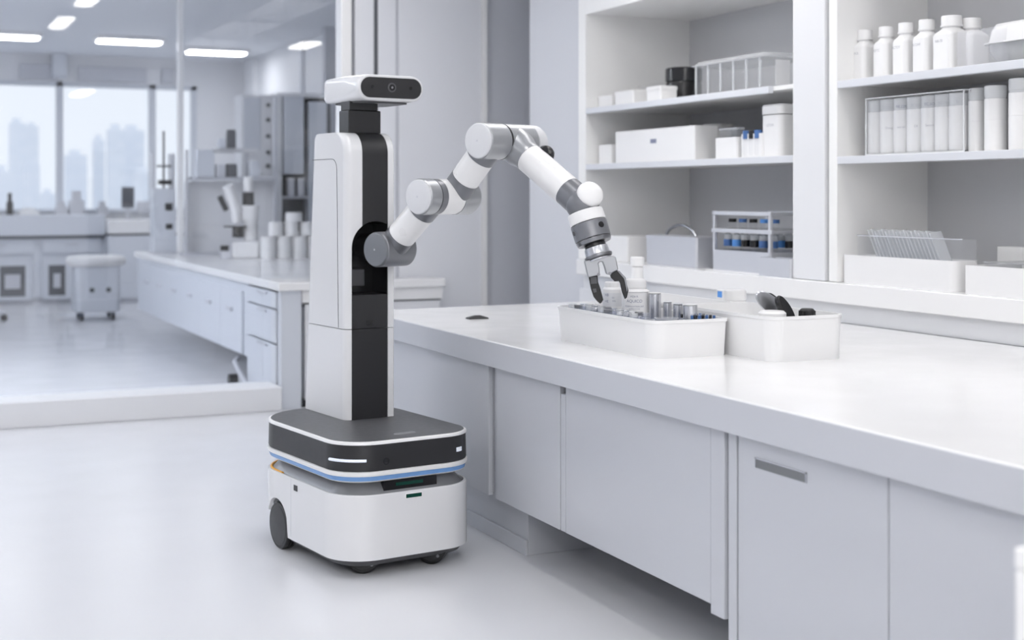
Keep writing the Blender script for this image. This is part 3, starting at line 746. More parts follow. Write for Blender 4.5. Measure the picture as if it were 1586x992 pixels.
# white cart at the bottom right corner
t = thing('utility_cart', 'pale utility cart corner standing at the bottom right edge of the photo', 'cart', (1.86, 1.43, 0), 0)
G().box(-.2, .2, -.25, .25, .06, .80).build('cart_body', 'white', t, .006)
G().box(-.2, .2, -.25, .25, .801, .835).build('cart_top', 'white', t, .004)
for sx in (-1, 1):
    for sy in (-1, 1): G().cyl((sx * .15 - .012, sy * .2, .03), (sx * .15 + .012, sy * .2, .03), .03, n=20).build('caster', 'rubber', t)

# ================================================================== THE ROBOT
RA = R(8.3); RLOC = Vector((1.751, 5.249, 0))
RM = Matrix.Translation(RLOC) @ Matrix.Rotation(RA, 4, 'Z'); RI = RM.inverted()
NY = (RM.to_3x3() @ Vector((0, 1, 0)))
def rl(px, py, ly):       # sight line met with the robot's plane y = ly, in robot coordinates
    return RI @ hn(px, py, NY, NY.dot(RM @ Vector((0, ly, 0))))
rob = thing('mobile_robot', 'white and black wheeled robot with one jointed arm reaching over the tray', 'robot', RLOC, RA)
BW, BD = .585, .88
def foot(ins=0, n=12, dy=0):
    rf, rr = .15, .25
    return rrect(BW - 2 * ins, BD - 2 * ins, (max(rr - ins, .02), max(rr - ins, .02), max(rf - ins, .02), max(rf - ins, .02)), n)
def dense(pts, step=.012):
    out = []
    for a, b in zip(pts, pts[1:] + pts[:1]):
        L = math.dist(a, b); k = max(1, int(L / step))
        for i in range(k): out.append((a[0] + (b[0] - a[0]) * i / k, a[1] + (b[1] - a[1]) * i / k))
    return out
ZB0, ZB1 = .066, .305
WY, WR = .155, .0925            # drive wheel position and radius
def arch_z(p):
    if abs(p[0]) > .13:
        q = (WR + .016) ** 2 - (p[1] - WY) ** 2
        if q > 0 and abs(p[1] - WY) < WR + .016: return max(ZB0, WR + math.sqrt(q))
        if p[1] >= WY: return WR + .105
    return ZB0
o1 = dense(foot()); o2 = dense(foot(.012))
k = min(len(o1), len(o2))
def shell_pts():
    base = dense(foot())
    cen = lambda p, s: (p[0] * (1 - 2 * s / BW), p[1] * (1 - 2 * s / BD))
    lo = [(p[0], p[1], arch_z(p)) for p in base]
    A = [[(*cen(p, .012), arch_z(p)) for p in base], lo,
         [(p[0], p[1], ZB1 - .006) for p in base], [(*cen(p, .003), ZB1) for p in base], [(*cen(p, .010), ZB1) for p in base], [(*cen(p, .014), ZB1 - .02) for p in base]]
    return A
body = G().loft(shell_pts(), False, False).build('lower_body_shell', 'gloss', rob, smooth=40)
G().stack([(foot(.05), ZB0 - .030), (foot(.028), ZB0 - .022), (foot(.014), ZB0 - .004), (foot(.016), ZB0 + .004)]).build('chassis', 'deck', rob)
# inner chassis narrower so that the wheels have room
G().box(-.20, .20, -.40, .40, ZB0 + .004, ZB1 - .03).build('inner_chassis', 'black', rob)
# gaskets and sloping neck between body and ring
G().stack([(foot(.016), ZB1 - .022), (foot(.016), ZB1 - .008), (foot(.05), ZB1 + .028), (foot(.055), ZB1 + .048)]).build('waist', 'neck', rob)
gs = G()
oo = [p for p in dense(foot(.010)) if p[0] < -.2 and p[1] > .12]
oo.sort(key=lambda p: p[1])
gs.tube([(p[0] * .985, p[1] * .99, ZB1 - .002) for p in oo], .006, 8)
gs.build('rear_gasket', 'orange', rob)
# lidar slot in the waist, sensors
c1, c2 = rl(594, 752, -.41), rl(676, 738, -.41)
G().box(c1.x, c2.x, -.412, -.36, ZB1 + .004, ZB1 + .043).build('scanner_slot', 'black', rob)
G().box(c1.x + .05, c2.x - .06, -.4128, -.405, ZB1 + .018, ZB1 + .030).build('scanner_lens', 'green', rob)
pa, pb = rl(629, 769, -.441), rl(653, 766, -.441)
sx0, sx1, sz = pa.x, pb.x, (pa.z + pb.z) / 2
G().box(sx0 - .004, sx1 + .004, -.4415, -.43, sz - .011, sz + .011).build('sensor_bezel', 'white', rob, .002)
G().box(sx0, sx1, -.4425, -.43, sz - .007, sz + .007).build('front_sensor', 'green', rob)
G().box(-BW / 2 - .0015, -BW / 2 + .01, -.045, -.012, .262, .284).build('side_port', 'black', rob)
G().box(-BW / 2 - .0006, -BW / 2 + .004, .016, .0175, ZB0 + .01, ZB1 - .004).build('panel_seam', 'lam2', rob)
# drive wheels
for s in (-1, 1):
    w = G().lathe([(WR - .012, -.024), (WR - .004, -.024), (WR, -.018), (WR, -.008), (WR - .004, -.006), (WR, -.004), (WR, .004), (WR - .004, .006), (WR, .008), (WR, .018), (WR - .004, .024), (WR - .012, .024)], 56, (s * (BW / 2 - .032), WY, WR), (1, 0, 0)).build('drive_wheel', 'rubber', rob)
    G().lathe([(WR - .014, -.002), (WR - .014, .0), (WR - .02, .003), (.0, .004)], 56, (s * (BW / 2 - .008), WY, WR), (s, 0, 0)).build('wheel_disc', 'dark', w)
# front swivel casters
for px, py, nm_ in ((566, 889, 'a'), (673, 874, 'b')):
    q = RI @ hz(px, py, 0); q.y += .02
    ax = Vector((-.45, -.89, 0)) if nm_ == 'a' else Vector((-.72, -.69, 0))
    cst = G().lathe([(.050, -.026), (.060, -.020), (.060, .020), (.050, .026)], 44, (q.x, q.y, .060), ax).build('caster', 'rubber', rob)
    G().lathe([(.047, .0262), (.044, .029), (.0, .030)], 36, (q.x, q.y, .060), ax).build('caster_hub', 'dark', cst)
    sd_ = Vector((-ax.y, ax.x, 0)) * .032
    G().cyl((q.x + sd_.x, q.y + sd_.y, .035), (q.x + sd_.x + ax.x * .032, q.y + sd_.y + ax.y * .032, .035), .006, n=12).build('axle_pin', 'metald', cst)
G().box(.0, .12, -.33, -.25, .035, ZB0 - .017).build('front_bumper_guard', 'deck', rob)
# light ring and upper body
ZR0 = .348
G().stack([(foot(.022), ZR0), (foot(.010), ZR0 + .004), (foot(.006), ZR0 + .008)]).build('ring_lower_trim', 'white', rob)
G().stack([(foot(.007), ZR0 + .008), (foot(.004), ZR0 + .025)]).build('light_ring', 'blue', rob)
G().stack([(foot(.001), ZR0 + .025), (foot(-.002), ZR0 + .030), (foot(-.002), ZR0 + .040), (foot(.003), ZR0 + .043)]).build('ring_upper_trim', 'white', rob)
ZD = .500
G().stack([(foot(.004), ZR0 + .043), (foot(.002), ZR0 + .048), (foot(.004), ZD - .012)]).build('sensor_band', 'dark', rob)
G().stack([(foot(.001), ZD - .012), (foot(.0), ZD - .009), (foot(.002), ZD - .003), (foot(.009), ZD)]).build('deck_rim', 'white', rob)
dk = G().stack([(foot(.010), ZD - .002), (foot(.012), ZD + .001)]).build('deck_plate', 'deck', rob)
# indicator bar on the rounded left corner, small lamp at the right front, front lens
oo = [p for p in dense(foot(.0005), .004)]
q0, q1 = rl(521, 711, -.40), rl(558, 714, -.43)
def corner_pts(a0, a1):
    cx_, cy_ = -BW / 2 + .15, -BD / 2 + .15
    return [(cx_ + .1505 * math.cos(R(a0 + (a1 - a0) * i / 10)), cy_ + .1505 * math.sin(R(a0 + (a1 - a0) * i / 10)), .432) for i in range(11)]
G().tube(corner_pts(192, 250), .0055, 10).build('indicator_bar', 'lite', rob)
def corner_at(a, z_, rr_=.1505):
    return Vector((BW / 2 - .15 + rr_ * math.cos(R(a)), -BD / 2 + .15 + rr_ * math.sin(R(a)), z_))
G().loft([[corner_at(a, z_, .1465) for z_ in (.427, .443)] + [corner_at(a, z_, .1495) for z_ in (.443, .427)] for a in range(-72, -59, 2)]).build('headlight', 'lite', rob)
G().lathe([(.013, -.001), (.013, .0015), (.008, .0016), (.008, .001)], 32, (-.115, -BD / 2 + .0035, .424), (0, -1, 0)).build('front_lens', 'black', rob)
q = rl(627, 672, -.3)
q = RI @ hz(627, 672, ZD)
G().stack([(rrect(.09, .03, .012, 6, q.x, q.y), ZD + .001), (rrect(.085, .025, .01, 6, q.x, q.y), ZD + .004)]).build('deck_latch', 'neck', dk)

# ---- column
CF = .035; ZC1 = 1.655; RT = .085; XR0, XR1 = .141, .172
def yfront(z):
    k_ = z - (ZC1 - RT)
    return CF if k_ <= 0 else CF + RT - math.sqrt(max(RT * RT - k_ * k_, 0))
def yrear(z):
    b = .435 - .085 * (z - ZD) / 1.15
    k_ = z - (ZC1 - .03)
    return b if k_ <= 0 else b - (.03 - math.sqrt(max(.0009 - k_ * k_, 0)))
ACX, ACZ, ACR = .086, 1.188, .108
def xedge(z):
    if z <= ACZ: return ACX - ACR
    q_ = ACR ** 2 - (z - ACZ) ** 2
    if q_ <= 0: return .025
    return min(.025, ACX - math.sqrt(q_))
def xside(z): return -.050 + .004 * (z - ZD)
def left_sec(z):
    xs, yr, yf, xe = xside(z), yrear(z), yfront(z), xedge(z)
    rc = min(.028, (xe - xs) * .95)
    rr = .025
    P = [(xe, yr)]
    P += [(xs + rr - rr * math.sin(R(a)), yr - rr + rr * math.cos(R(a))) for a in (0, 22, 45, 68, 90)]
    ry = min(.034, (yr - yf) * .4)
    P += [(xs + rc - rc * math.cos(R(a)), yf + ry - ry * math.sin(R(a))) for a in (0, 15, 30, 45, 60, 75, 90)]
    P += [(xe, yf)]
    return [(x_, y_, z) for x_, y_ in P]
def zl(a, b):
    L = [a]
    for q_ in [a + (b - a) * i / 8 for i in range(1, 8)] + [1.188 + .0889 * i / 10 for i in range(11)] + [1.2775] + [ZC1 - RT + RT * math.sin(R(9 * i)) for i in range(10)]:
        if a < q_ < b: L.append(q_)
    return sorted(set(L)) + [b]
ZS_ = .864
cov = G().loft([left_sec(q_) for q_ in zl(ZS_ + .0015, ZC1)]).build('upper_side_cover', 'gloss', rob, smooth=38)
G().loft([left_sec(q_) for q_ in zl(ZD + .002, ZS_ - .0015)]).build('lower_side_cover', 'gloss', rob, smooth=38)
def right_sec(z):
    yr, yf = yrear(z), yfront(z)
    P = [(XR0, yf), (XR1 - .006, yf), (XR1, yf + .008), (XR1, yr - .02), (XR1 - .02, yr), (XR0, yr)]
    return [(x_, y_, z) for x_, y_ in P]
G().loft([right_sec(q_) for q_ in zl(ZS_ + .0015, ZC1)]).build('upper_side_cover', 'gloss', rob)
G().loft([right_sec(q_) for q_ in zl(ZD + .002, ZS_ - .0015)]).build('lower_side_cover', 'gloss', rob)
# seam of the inset side panel
sm = [(xside(1.5) - .0002, .345, 1.545)]
sm += [(xside(1.5) - .0002, .165, 1.545)]
sm += [(xside(1.5) - .0002, .125 + .04 * math.cos(R(a)), 1.505 + .04 * math.sin(R(a))) for a in (90,)] 
sm = [(xside(1.5) - .0002, .35, 1.548), (xside(1.5) - .0002, .17, 1.548)] + [(xside(1.5) - .0002, .165 - .045 * math.sin(R(a)), 1.503 + .045 * math.cos(R(a))) for a in (15, 30, 45, 60, 75, 90)] + [(xside(q_) - .0002, .12 - .02 * (1.5 - q_) / .65, q_) for q_ in (1.45, 1.3, 1.1, .868)]
G().tube(sm, .0014, 6).build('panel_seam', 'gap', cov)
# black centre
arc = [(ACX + ACR * math.cos(R(a)), ACZ + ACR * math.sin(R(a))) for a in range(59, 126, 6)]
arc = [(min(max(x_, .0255), XR0 - .0005), z_) for x_, z_ in arc]
fp = [(XR0 - .0005, ZC1 - RT), (XR0 - .0005, arc[0][1])] + arc + [(.0255, arc[-1][1]), (.0255, ZC1 - RT)]
g = G().loft([[(x_, CF + .002, z_) for x_, z_ in fp], [(x_, .16, z_) for x_, z_ in fp]])
tp = [(.0255, 0), (XR0 - .0005, 0)]
g.loft([[(.0255, yfront(q_) + .002, q_), (XR0 - .0005, yfront(q_) + .002, q_), (XR0 - .0005, yrear(q_) - .01, q_), (.0255, yrear(q_) - .01, q_)] for q_ in [ZC1 - RT + RT * math.sin(R(9 * i)) for i in range(10)] + [ZC1 - .0005]])
g.build('front_panel', 'dark', rob)
G().box(-.0215, XR0 - .0005, .165, .38, ZD + .001, ZC1 - .1).build('spine', 'black', rob)
G().box(XR0 - .003, XR0 - .0006, CF + .003, .2, 1.0, 1.3).build('recess_liner', 'black', rob)
lp = G().box(-.0215, XR0 - .0005, CF + .003, .164, ZS_ + .001, 1.0).box(-.0215, XR0 - .0005, CF + .003, .164, ZD + .001, ZS_ - .001).build('lower_front_panel', 'dark', rob, .001)
G().box(.0, .08, .12, .163, 1.03, 1.10).build('recess_box', 'deck', rob, .004)
G().box(.045, .075, CF + .0015, CF + .006, .878, .896).build('port', 'black', lp)
# ---- neck and head
na, nb = rl(540, 165, .11), rl(590, 165, .11)
nz0, nz1, nz2 = ZC1 - .002, rl(560, 171, .11).z, rl(560, 157, .11).z
G().box(na.x, nb.x, .11, .20, nz0, nz1).build('neck_lower', 'dark', rob, .004)
G().box(na.x + .006, nb.x - .012, .113, .195, nz1, nz2 + .004).build('neck_upper', 'dark', rob, .003)
ha, hb = rl(555, 136, .0), rl(656, 136, .0)
hw = hb.x - ha.x; hc = (ha.x + hb.x) / 2
hz1, hz0 = rl(606, 116.5, 0).z, rl(606, 156.5, 0).z
hh_ = hz1 - hz0; hm = (hz0 + hz1) / 2
HD = .345
def hs(w_, h_, r_, y_, dx=0, dz=0): return [(hc + dx + a, y_, hm + dz + b) for a, b in rrect(w_, h_, r_, 10)]
head = G().loft([hs(hw - .012, hh_ - .012, (hh_ - .012) / 2 * .98, .001), hs(hw, hh_, hh_ / 2 * .98, .008), hs(hw, hh_, hh_ / 2 * .9, .03), hs(hw, hh_, hh_ * .36, .08), hs(hw, hh_, hh_ * .24, .13), hs(hw, hh_ * .98, hh_ * .2, HD - .05), hs(hw - .01, hh_ * .97, hh_ * .2, HD - .02), hs(hw - .04, hh_ * .9, hh_ * .2, HD - .003), hs(hw - .06, hh_ * .8, hh_ * .2, HD)]).build('head_shell', 'gloss', rob, smooth=50)
G().loft([hs(hw - .022, hh_ - .022, (hh_ - .022) / 2 * .98, .0005), hs(hw - .022, hh_ - .022, (hh_ - .022) / 2 * .98, -.0015)]).build('face_panel', 'dark', head)
def lens(x_, r_, parts):
    for rr_, dy_, m_, nme in parts:
        G().lathe([(rr_, 0), (rr_, dy_), (rr_ * .85, dy_ + .0006)], 36, (x_, -.0013, hm + .002), (0, -1, 0)).build(nme, m_, head)
lens(hc + .002, .02, ((.019, .001, 'deck', 'camera_bezel'), (.013, .002, 'black', 'camera_lens'), (.005, .003, 'neck', 'camera_iris')))
lens(hc - .085, .02, ((.007, .0012, 'black', 'camera_eye'),))
lens(hc + .088, .02, ((.007, .0012, 'black', 'camera_eye'),))
G().prism(rrect(hw * .8, HD * .7, .04, 6, hc, HD * .52), hz0 - .006, hz0 + .02).build('head_underside', 'deck', rob)

# ---- arm: joint axes are all parallel to NA (pointing away from the viewer to the right)
PHI = R(41)
NAw = (rt * math.sin(PHI) + fw * math.cos(PHI)).normalized()
NA = (RI.to_3x3() @ NAw).normalized()
A_w = hn(604, 386, NY, NY.dot(RM @ Vector((0, -.045, 0))))
c0 = NAw.dot(A_w)
def ap(px, py, a): return RI @ hn(px, py, NAw, c0 + a)
A = ap(604, 386, 0)
B = ap(672, 305, 0)
LO2, LO3 = .105, .215
B2 = B + NA * LO2
Cc = ap(762, 219, LO2)
C3 = Cc + NA * (LO3 - LO2)
D = ap(902, 316, LO3)
RJ, RL_ = .0705, .058
def along(p, q, s): return p + (q - p) * s
def capped(name, p, a0, a1, m, capm, r=RJ):
    j = G().lathe([(r * .96, a0), (r, a0 + .004), (r, a1 - .006), (r * .93, a1)], 64, p, NA).build(name, m, rob)
    c_ = G().lathe([(r * .955, a0 - .0005), (r * .93, a0 - .006), (r * .86, a0 - .009), (.0005, a0 - .010)], 64, p, NA).build('joint_cap', capm, j)
    G().lathe([(.004, a0 - .0105), (.002, a0 - .0112)], 12, p, NA).build('cap_mark', 'lam2', c_)
    return j
def link(name, p, q, s0, s1, m='tube', r=RL_):
    L = (q - p).length; t_ = (q - p).normalized()
    return G().cyl(p + t_ * s0, p + t_ * (L - s1), r, n=64).build(name, m, rob, .0015)
def collar(p, q, L, r0, m, name='collar', r1=None):
    t_ = (q - p).normalized()
    return G().lathe([(r0, 0), (r0, L * .5), (r1 or RL_ * 1.015, L * .8), (r1 or RL_ * 1.015, L)], 64, p, t_).build(name, m, rob, smooth=60)
# shoulder
G().cyl(A + Vector((0, .0, 0)), Vector((A.x, .17, A.z)), .055, n=48).build('shoulder_mount', 'dark', rob)
capped('shoulder_joint', A, -.075, .085, 'grey', 'dcap')
collar(A, B, .088, RL_ * 1.02, 'grey')
link('lower_arm_tube', A, B, .088, .088)
collar(B, A, .088, RL_ * 1.02, 'grey')
# elbow
capped('elbow_joint', B, -.082, -.018, 'lgrey', 'cap')
G().lathe([(RJ * .985, -.0175), (RJ * .985, .012)], 64, B, NA).build('elbow_band', 'grey', rob)
G().lathe([(RJ * .99, .0125), (RJ * .985, .10), (RJ * .985, .11)], 64, B, NA).build('elbow_sleeve', 'tube', rob)
G().lathe([(RJ, .111), (RJ, .19), (RJ * .9, .205)], 64, B, NA).build('elbow_rear', 'lgrey', rob)
collar(B2, Cc, .10, RL_ * 1.02, 'grey')
link('middle_arm_tube', B2, Cc, .10, .085)
collar(Cc, B2, .085, RL_ * 1.02, 'grey')
# upper joint
capped('upper_joint', Cc, -.075, .045, 'lgrey', 'cap')
G().lathe([(RJ * .96, .0455), (RJ * .96, .0495)], 64, Cc, NA).build('joint_gap', 'dark', rob)
G().lathe([(RJ, .050), (RJ * 1.0, .20), (RJ * .99, .201)], 64, Cc, NA).build('upper_joint_housing', 'lgrey', rob)
G().lathe([(RJ * .97, .202), (RJ * .97, .204), (RJ, .205), (RJ * .99, .245), (RJ * .88, .262)], 64, Cc, NA).build('upper_joint_cover', 'cap', rob)
collar(C3, D, .115, RJ * .99, 'lgrey')
link('forearm_tube', C3, D, .115, .085)
t3 = (D - C3).normalized()
collar(D, C3, .086, RL_ * 1.0, 'grey', r1=RL_ * .99)
# black camera puck behind the forearm
q = ap(845, 239, LO3 + .04)
s3 = t3.cross(NA).normalized()
if s3.z < 0: s3 = -s3
pk = G().lathe([(.0005, -.036), (.020, -.032), (.031, -.018), (.035, 0), (.031, .016), (.020, .028), (.0005, .032)], 32, q, (s3 * .8 + t3 * .2 - NA * .3).normalized()).build('tracking_camera', 'black', rob)
# wrist
wr = G()
dn = (ap(947, 463, LO3 + .01) - D).normalized()
wr.lathe([(.0005, -.064)] + [(.064 * math.cos(R(a)), .064 * math.sin(R(a))) for a in range(-75, 76, 15)] + [(.0005, .064)], 48, D, tuple(dn))
wr.build('wrist_joint', 'grey', rob, smooth=60)
cdir = (RI.to_3x3() @ (-fw * .80 + rt * .22 + up * .42)).normalized()
cpos = D + cdir * .030 + (RI.to_3x3() @ (rt * .017 + up * .018))
G().lathe([(.0485, -.03), (.0500, .012), (.047, .021), (.038, .029), (.022, .034), (.0005, .036)], 56, cpos, tuple(cdir)).build('wrist_cap', 'tube', rob, smooth=60)
S = 5.25 / F
def T(py): return (py - 316) / math.cos(math.atan2(45, 147)) * S * .985
def ring(name, y0_, y1_, r0, m, r1=None, prof=None):
    return G().lathe(prof or [(r0 * .97, T(y0_)), (r0, T(y0_) + .003), (r1 or r0, T(y1_) - .003), ((r1 or r0) * .97, T(y1_))], 64, D, tuple(dn)).build(name, m, rob, smooth=45)
ring('wrist_ring', 329, 346, .067, 'tube', .069)
tool = ring('tool_cylinder', 347, 371, .069, 'grey', .068)
ring('tool_rim', 371.5, 378, .067, 'metald', .064)
ring('tool_flange', 378, 384, .040, 'black')
ring('adapter', 384, 396, .044, 'metal', .046)
ring('adapter_ring', 396, 400.5, .053, 'metald', .052)
ring('palm_plate', 401, 404, .045, 'metal')
# small black button mark on the tool cylinder
tm = D + dn * T(357)
sd = (RI.to_3x3() @ (rt * .60 - fw * .80)); sd = (sd - dn * sd.dot(dn)).normalized()
G().lathe([(.012, 0), (.011, .003), (.005, .0035)], 16, tm + sd * .0675, tuple(sd)).build('tool_button', 'black', tool)
sd2 = (RI.to_3x3() @ (-rt * .93 - fw * .35)); sd2 = (sd2 - dn * sd2.dot(dn)).normalized()
G().lathe([(.010, 0), (.009, .003), (.004, .0035)], 16, tm + sd2 * .0675, tuple(sd2)).build('tool_button', 'deck', tool)
# gripper (palm and two fingers), modelled in the plane across the sight
O = ap(930, 405, LO3 + .01)
er, eu, ef = RI.to_3x3() @ rt, Vector((0, 0, 1)), RI.to_3x3() @ fw
def gp(pts, s=1.0):
    out = []
    for x_, y_ in pts:
        X_, Y_ = 880 + x_ * .1513, 330 + y_ * .1513
        out.append(O + er * ((X_ - 930) * S) - eu * ((Y_ - 405) * S))
    return out
palm = [(165, 492), (200, 640), (215, 652), (290, 634), (318, 622), (316, 560), (306, 512), (322, 498), (345, 500), (362, 540), (385, 618), (400, 628), (430, 612), (505, 575), (478, 447), (400, 436), (290, 450)]
G().slab(gp(palm), ef * .055).build('gripper_palm', 'lgrey', rob, .004)
fl = [(212, 652), (300, 632), (305, 700), (330, 770), (357, 878), (340, 905), (325, 917), (288, 884), (262, 850), (235, 770), (222, 700)]
fr_ = [(425, 628), (492, 580), (565, 652), (590, 720), (607, 785), (592, 855), (572, 872), (545, 800), (528, 720), (515, 690), (470, 694), (435, 660)]
f1 = G().slab(gp(fl), ef * .026).build('gripper_finger', 'rubber', rob, .002)
f2 = G().slab(gp(fr_), ef * .026).build('gripper_finger', 'rubber', rob, .002)
G().slab(gp([(228, 655), (290, 645), (294, 715), (232, 720)]), ef * .031).build('finger_plate', 'deck', f1, .001)
G().slab(gp([(250, 768), (285, 765), (290, 800), (262, 808)]), ef * .0285).build('finger_screw', 'deck', f1)
G().slab(gp([(495, 590), (520, 592), (580, 655), (600, 780), (592, 800), (562, 668)]), ef * .031).build('finger_plate', 'metald', f2, .001)
for q_ in ((306, 622), (418, 612)):
    p_ = gp([q_])[0]; G().cyl(p_ - ef * .031, p_ + ef * .031, .006, n=16).build('finger_pin', 'metald', rob)

# ================================================================== FAR ROOM FURNITURE
BH = .83
XI = xy(432, 8.8)
XI1 = xy(690, 8.8)
isl = thing('island_bench', 'long white island bench with drawers beyond the glass, behind the robot', 'bench', (XI, 8.8, 0))
YE = hz(200, 390, BH).y - 8.8
W_ = XI1 - XI
xw = XP - XI - .03
hxn = xy(372, 13.5) - XI - .02
G().prism([(0, 0), (W_, 0), (W_, YG - 8.8 - .03), (xw, YG - 8.8 - .03), (xw, YG - 8.8 + .14), (W_, YG - 8.8 + .14), (W_, 4.55), (hxn, 4.55), (hxn, YE), (0, YE)], BH - .055, BH).build('bench_top', 'top', isl, .006)
G().box(.02, .16, .03, .10, 0, BH - .056).build('end_post', 'bench', isl, .004)
G().box(.19, W_ - .02, .05, YG - 8.8 - .03, .05, BH - .15).build('end_cabinet', 'wallw', isl, .003)
G().box(.165, W_ - .01, .03, YG - 8.8 - .035, BH - .138, BH - .0555).build('front_apron', 'top', isl, .002)
G().box(.165, W_ - .01, .06, YG - 8.8 - .035, BH - .1495, BH - .1385).build('dark_gap', 'gap', isl)
G().box(.165, .5, .08, .2, 0, .05).build('toe_kick', 'black', isl)
XL = XI + .03
def yl(px): return yx(px, XL) - 8.8
G().box(.03, xw, yl(437) + .12, YE - .05, .25, BH - .056).build('cabinet_run', 'bench', isl)
G().box(.03, xw, yl(437) + .1, yl(385), .07, BH - .056).build('drawer_unit', 'bench', isl)
for z0_, z1_ in ((.42, .64), (.65, .76), (.08, .41)):
    dr = G().box(.015, .03, yl(437) + .1, yl(386), z0_, z1_).build('drawer', 'bench', isl, .003)
    G().box(.0, .015, (yl(437) + yl(386)) / 2 - .12, (yl(437) + yl(386)) / 2 + .12, z1_ - .025, z1_ - .012).build('drawer_pull', 'lam2', dr)
G().box(.032, .05, yl(384.5), yl(379), .25, BH - .057).build('recess_strip', 'lam2', isl)
eds = [378, 345, 312, 285, 262, 240, 222]
hnd = [(350, 437, 0), (349, 480, 0), (349, 523, 0), (331, 461, 0), (313, 438, 0), (290, 465, 0), (251, 456, 0), (220, 447, 0)]
for a, b in zip(eds, eds[1:]):
    y0_, y1_ = yl(a), yl(b)
    dr = G().box(.012, .03, y0_ + .006, y1_ - .006, .255, BH - .12).build('bench_door', 'bench', isl, .003)
    G().box(-.008, .012, (y0_ + y1_) / 2 - .07, (y0_ + y1_) / 2 + .07, .55, .575).build('door_pull', 'lam2', dr)
# foot rail near the drawer unit
G().tube([(-.05, .25, .05), (-.04, .75, .09), (-.03, 1.1, .2), (.02, 1.2, .21)], .018).build('foot_rail', 'alu', isl)
G().cyl((-.03, 1.28, .045), (.03, 1.28, .045), .045, n=20).build('rail_caster', 'rubber', isl)

# things on the island bench
def on_bench(px, py): return hz(px, py, BH)
p = on_bench(372, 400)
mic = thing('microscope', 'white microscope with black eyepieces on the island bench', 'microscope', (p.x, p.y, BH), R(-20))
s = 12.3 / F
G().box(-.06, .19, -.12, .16, 0, .155).build('microscope_base', 'white', mic, .02, 3)
G().box(-.17, -.062, -.1, .1, .0, .12).build('side_module', 'alu', mic, .01)
G().box(-.165, -.09, -.115, -.1, .07, .12).build('module_screen', 'black', mic)
G().stack([(rrect(.13, .15, .05, 6, .09, .06), .155), (rrect(.12, .14, .05, 6, .09, .06), .33), (rrect(.16, .16, .05, 6, .08, .04), .36), (rrect(.17, .17, .05, 6, .08, .03), .48)]).build('microscope_arm', 'white', mic, smooth=60)
G().cyl((-.02, 0, .19), (-.02, 0, .28), .05).build('focus_block', 'black', mic)
G().box(-.14, .06, -.08, .1, .28, .295).build('stage', 'black', mic, .004)
G().cyl((-.03, -.01, .32), (-.03, -.01, .40), .035, .05).build('objective_turret', 'white', mic)
G().cyl((-.02, -.02, .42), (-.10, -.10, .66), .055, .05).build('eyepiece_tube', 'white', mic)
G().cyl((-.12, -.05, .44), (-.17, -.1, .56), .026).build('eyepiece', 'black', mic)
G().cyl((.07, .02, .48), (.07, .02, .60), .055, .05).build('camera_collar', 'black', mic)
G().cyl((.07, .02, .60), (.07, .02, .74), .042).build('camera_tube', 'white', mic)
def jar_at(px, Yd, zb, w_, h_, lb, grp):
    x_ = xy(px, Yd)
    t_ = thing('white_jar', lb, 'jar', (x_, Yd, zb), 0, grp)
    G().lathe([(w_ - .004, 0), (w_, .005), (w_, h_ * .84)], 28).build('jar_body', 'white', t_)
    G().lathe([(w_ * .96, h_ * .845), (w_ * .98, h_ * .85), (w_ * .98, h_ * .985), (w_ * .9, h_)], 28).build('jar_lid', 'white', t_)
YJ = hz(440, 401, BH).y
od = ['first', 'second', 'third', 'fourth', 'fifth']
for i, px in enumerate((415, 439, 463, 486)):
    jar_at(px, YJ, BH, .066, .205, 'white jar, %s from the microscope in the lower row on the island bench' % od[i], 'white jars on the island bench')
for i, px in enumerate((427, 451, 475)):
    jar_at(px, YJ, BH + .206, .064, .125, 'white jar, %s from the microscope in the upper row of jars' % od[i], 'white jars on the island bench')
jar_at(455, YJ, BH + .332, .075, .085, 'single low white jar on top of the stacked jars', 'white jars on the island bench')
# instrument tower with rod at the far end of the bench
YD = hz(252, 393, BH).y
def bx(px0, px1, pyb, pyt, Yd, dep, name, m, par, bev=.004):
    a, b = hy(px0, pyb, Yd), hy(px1, pyt, Yd); l = par.location
    return G().box(a.x - l.x, b.x - l.x, Yd - l.y, Yd + dep - l.y, a.z - l.z, b.z - l.z).build(name, m, par, bev)
p = hy(255, 393, YD)
ins = thing('titration_tower', 'slim instrument tower with a thin rod at the far end of the island bench', 'instrument', (p.x, YD, BH))
bx(238, 272, 391, 292, YD, .2, 'tower_body', 'bench', ins)
G().box(-.12, .12, -.03, .22, 0, .02).build('tower_base', 'lam2', ins)
bx(236, 240, 292, 238, YD, .2, 'side_frame', 'alu', ins); bx(266, 271, 292, 238, YD, .2, 'side_frame', 'alu', ins)
bx(247, 266, 286, 279, YD - .02, .1, 'clamp_block', 'black', ins)
bx(252, 255.5, 292, 203, YD + .03, .02, 'rod', 'metald', ins)
bx(243, 267, 259, 256, YD + .03, .02, 'cross_bar', 'metald', ins)
bx(256, 267, 326, 315, YD - .012, .02, 'display', 'black', ins)
bx(257, 267, 355, 347, YD - .012, .02, 'display', 'black', ins)
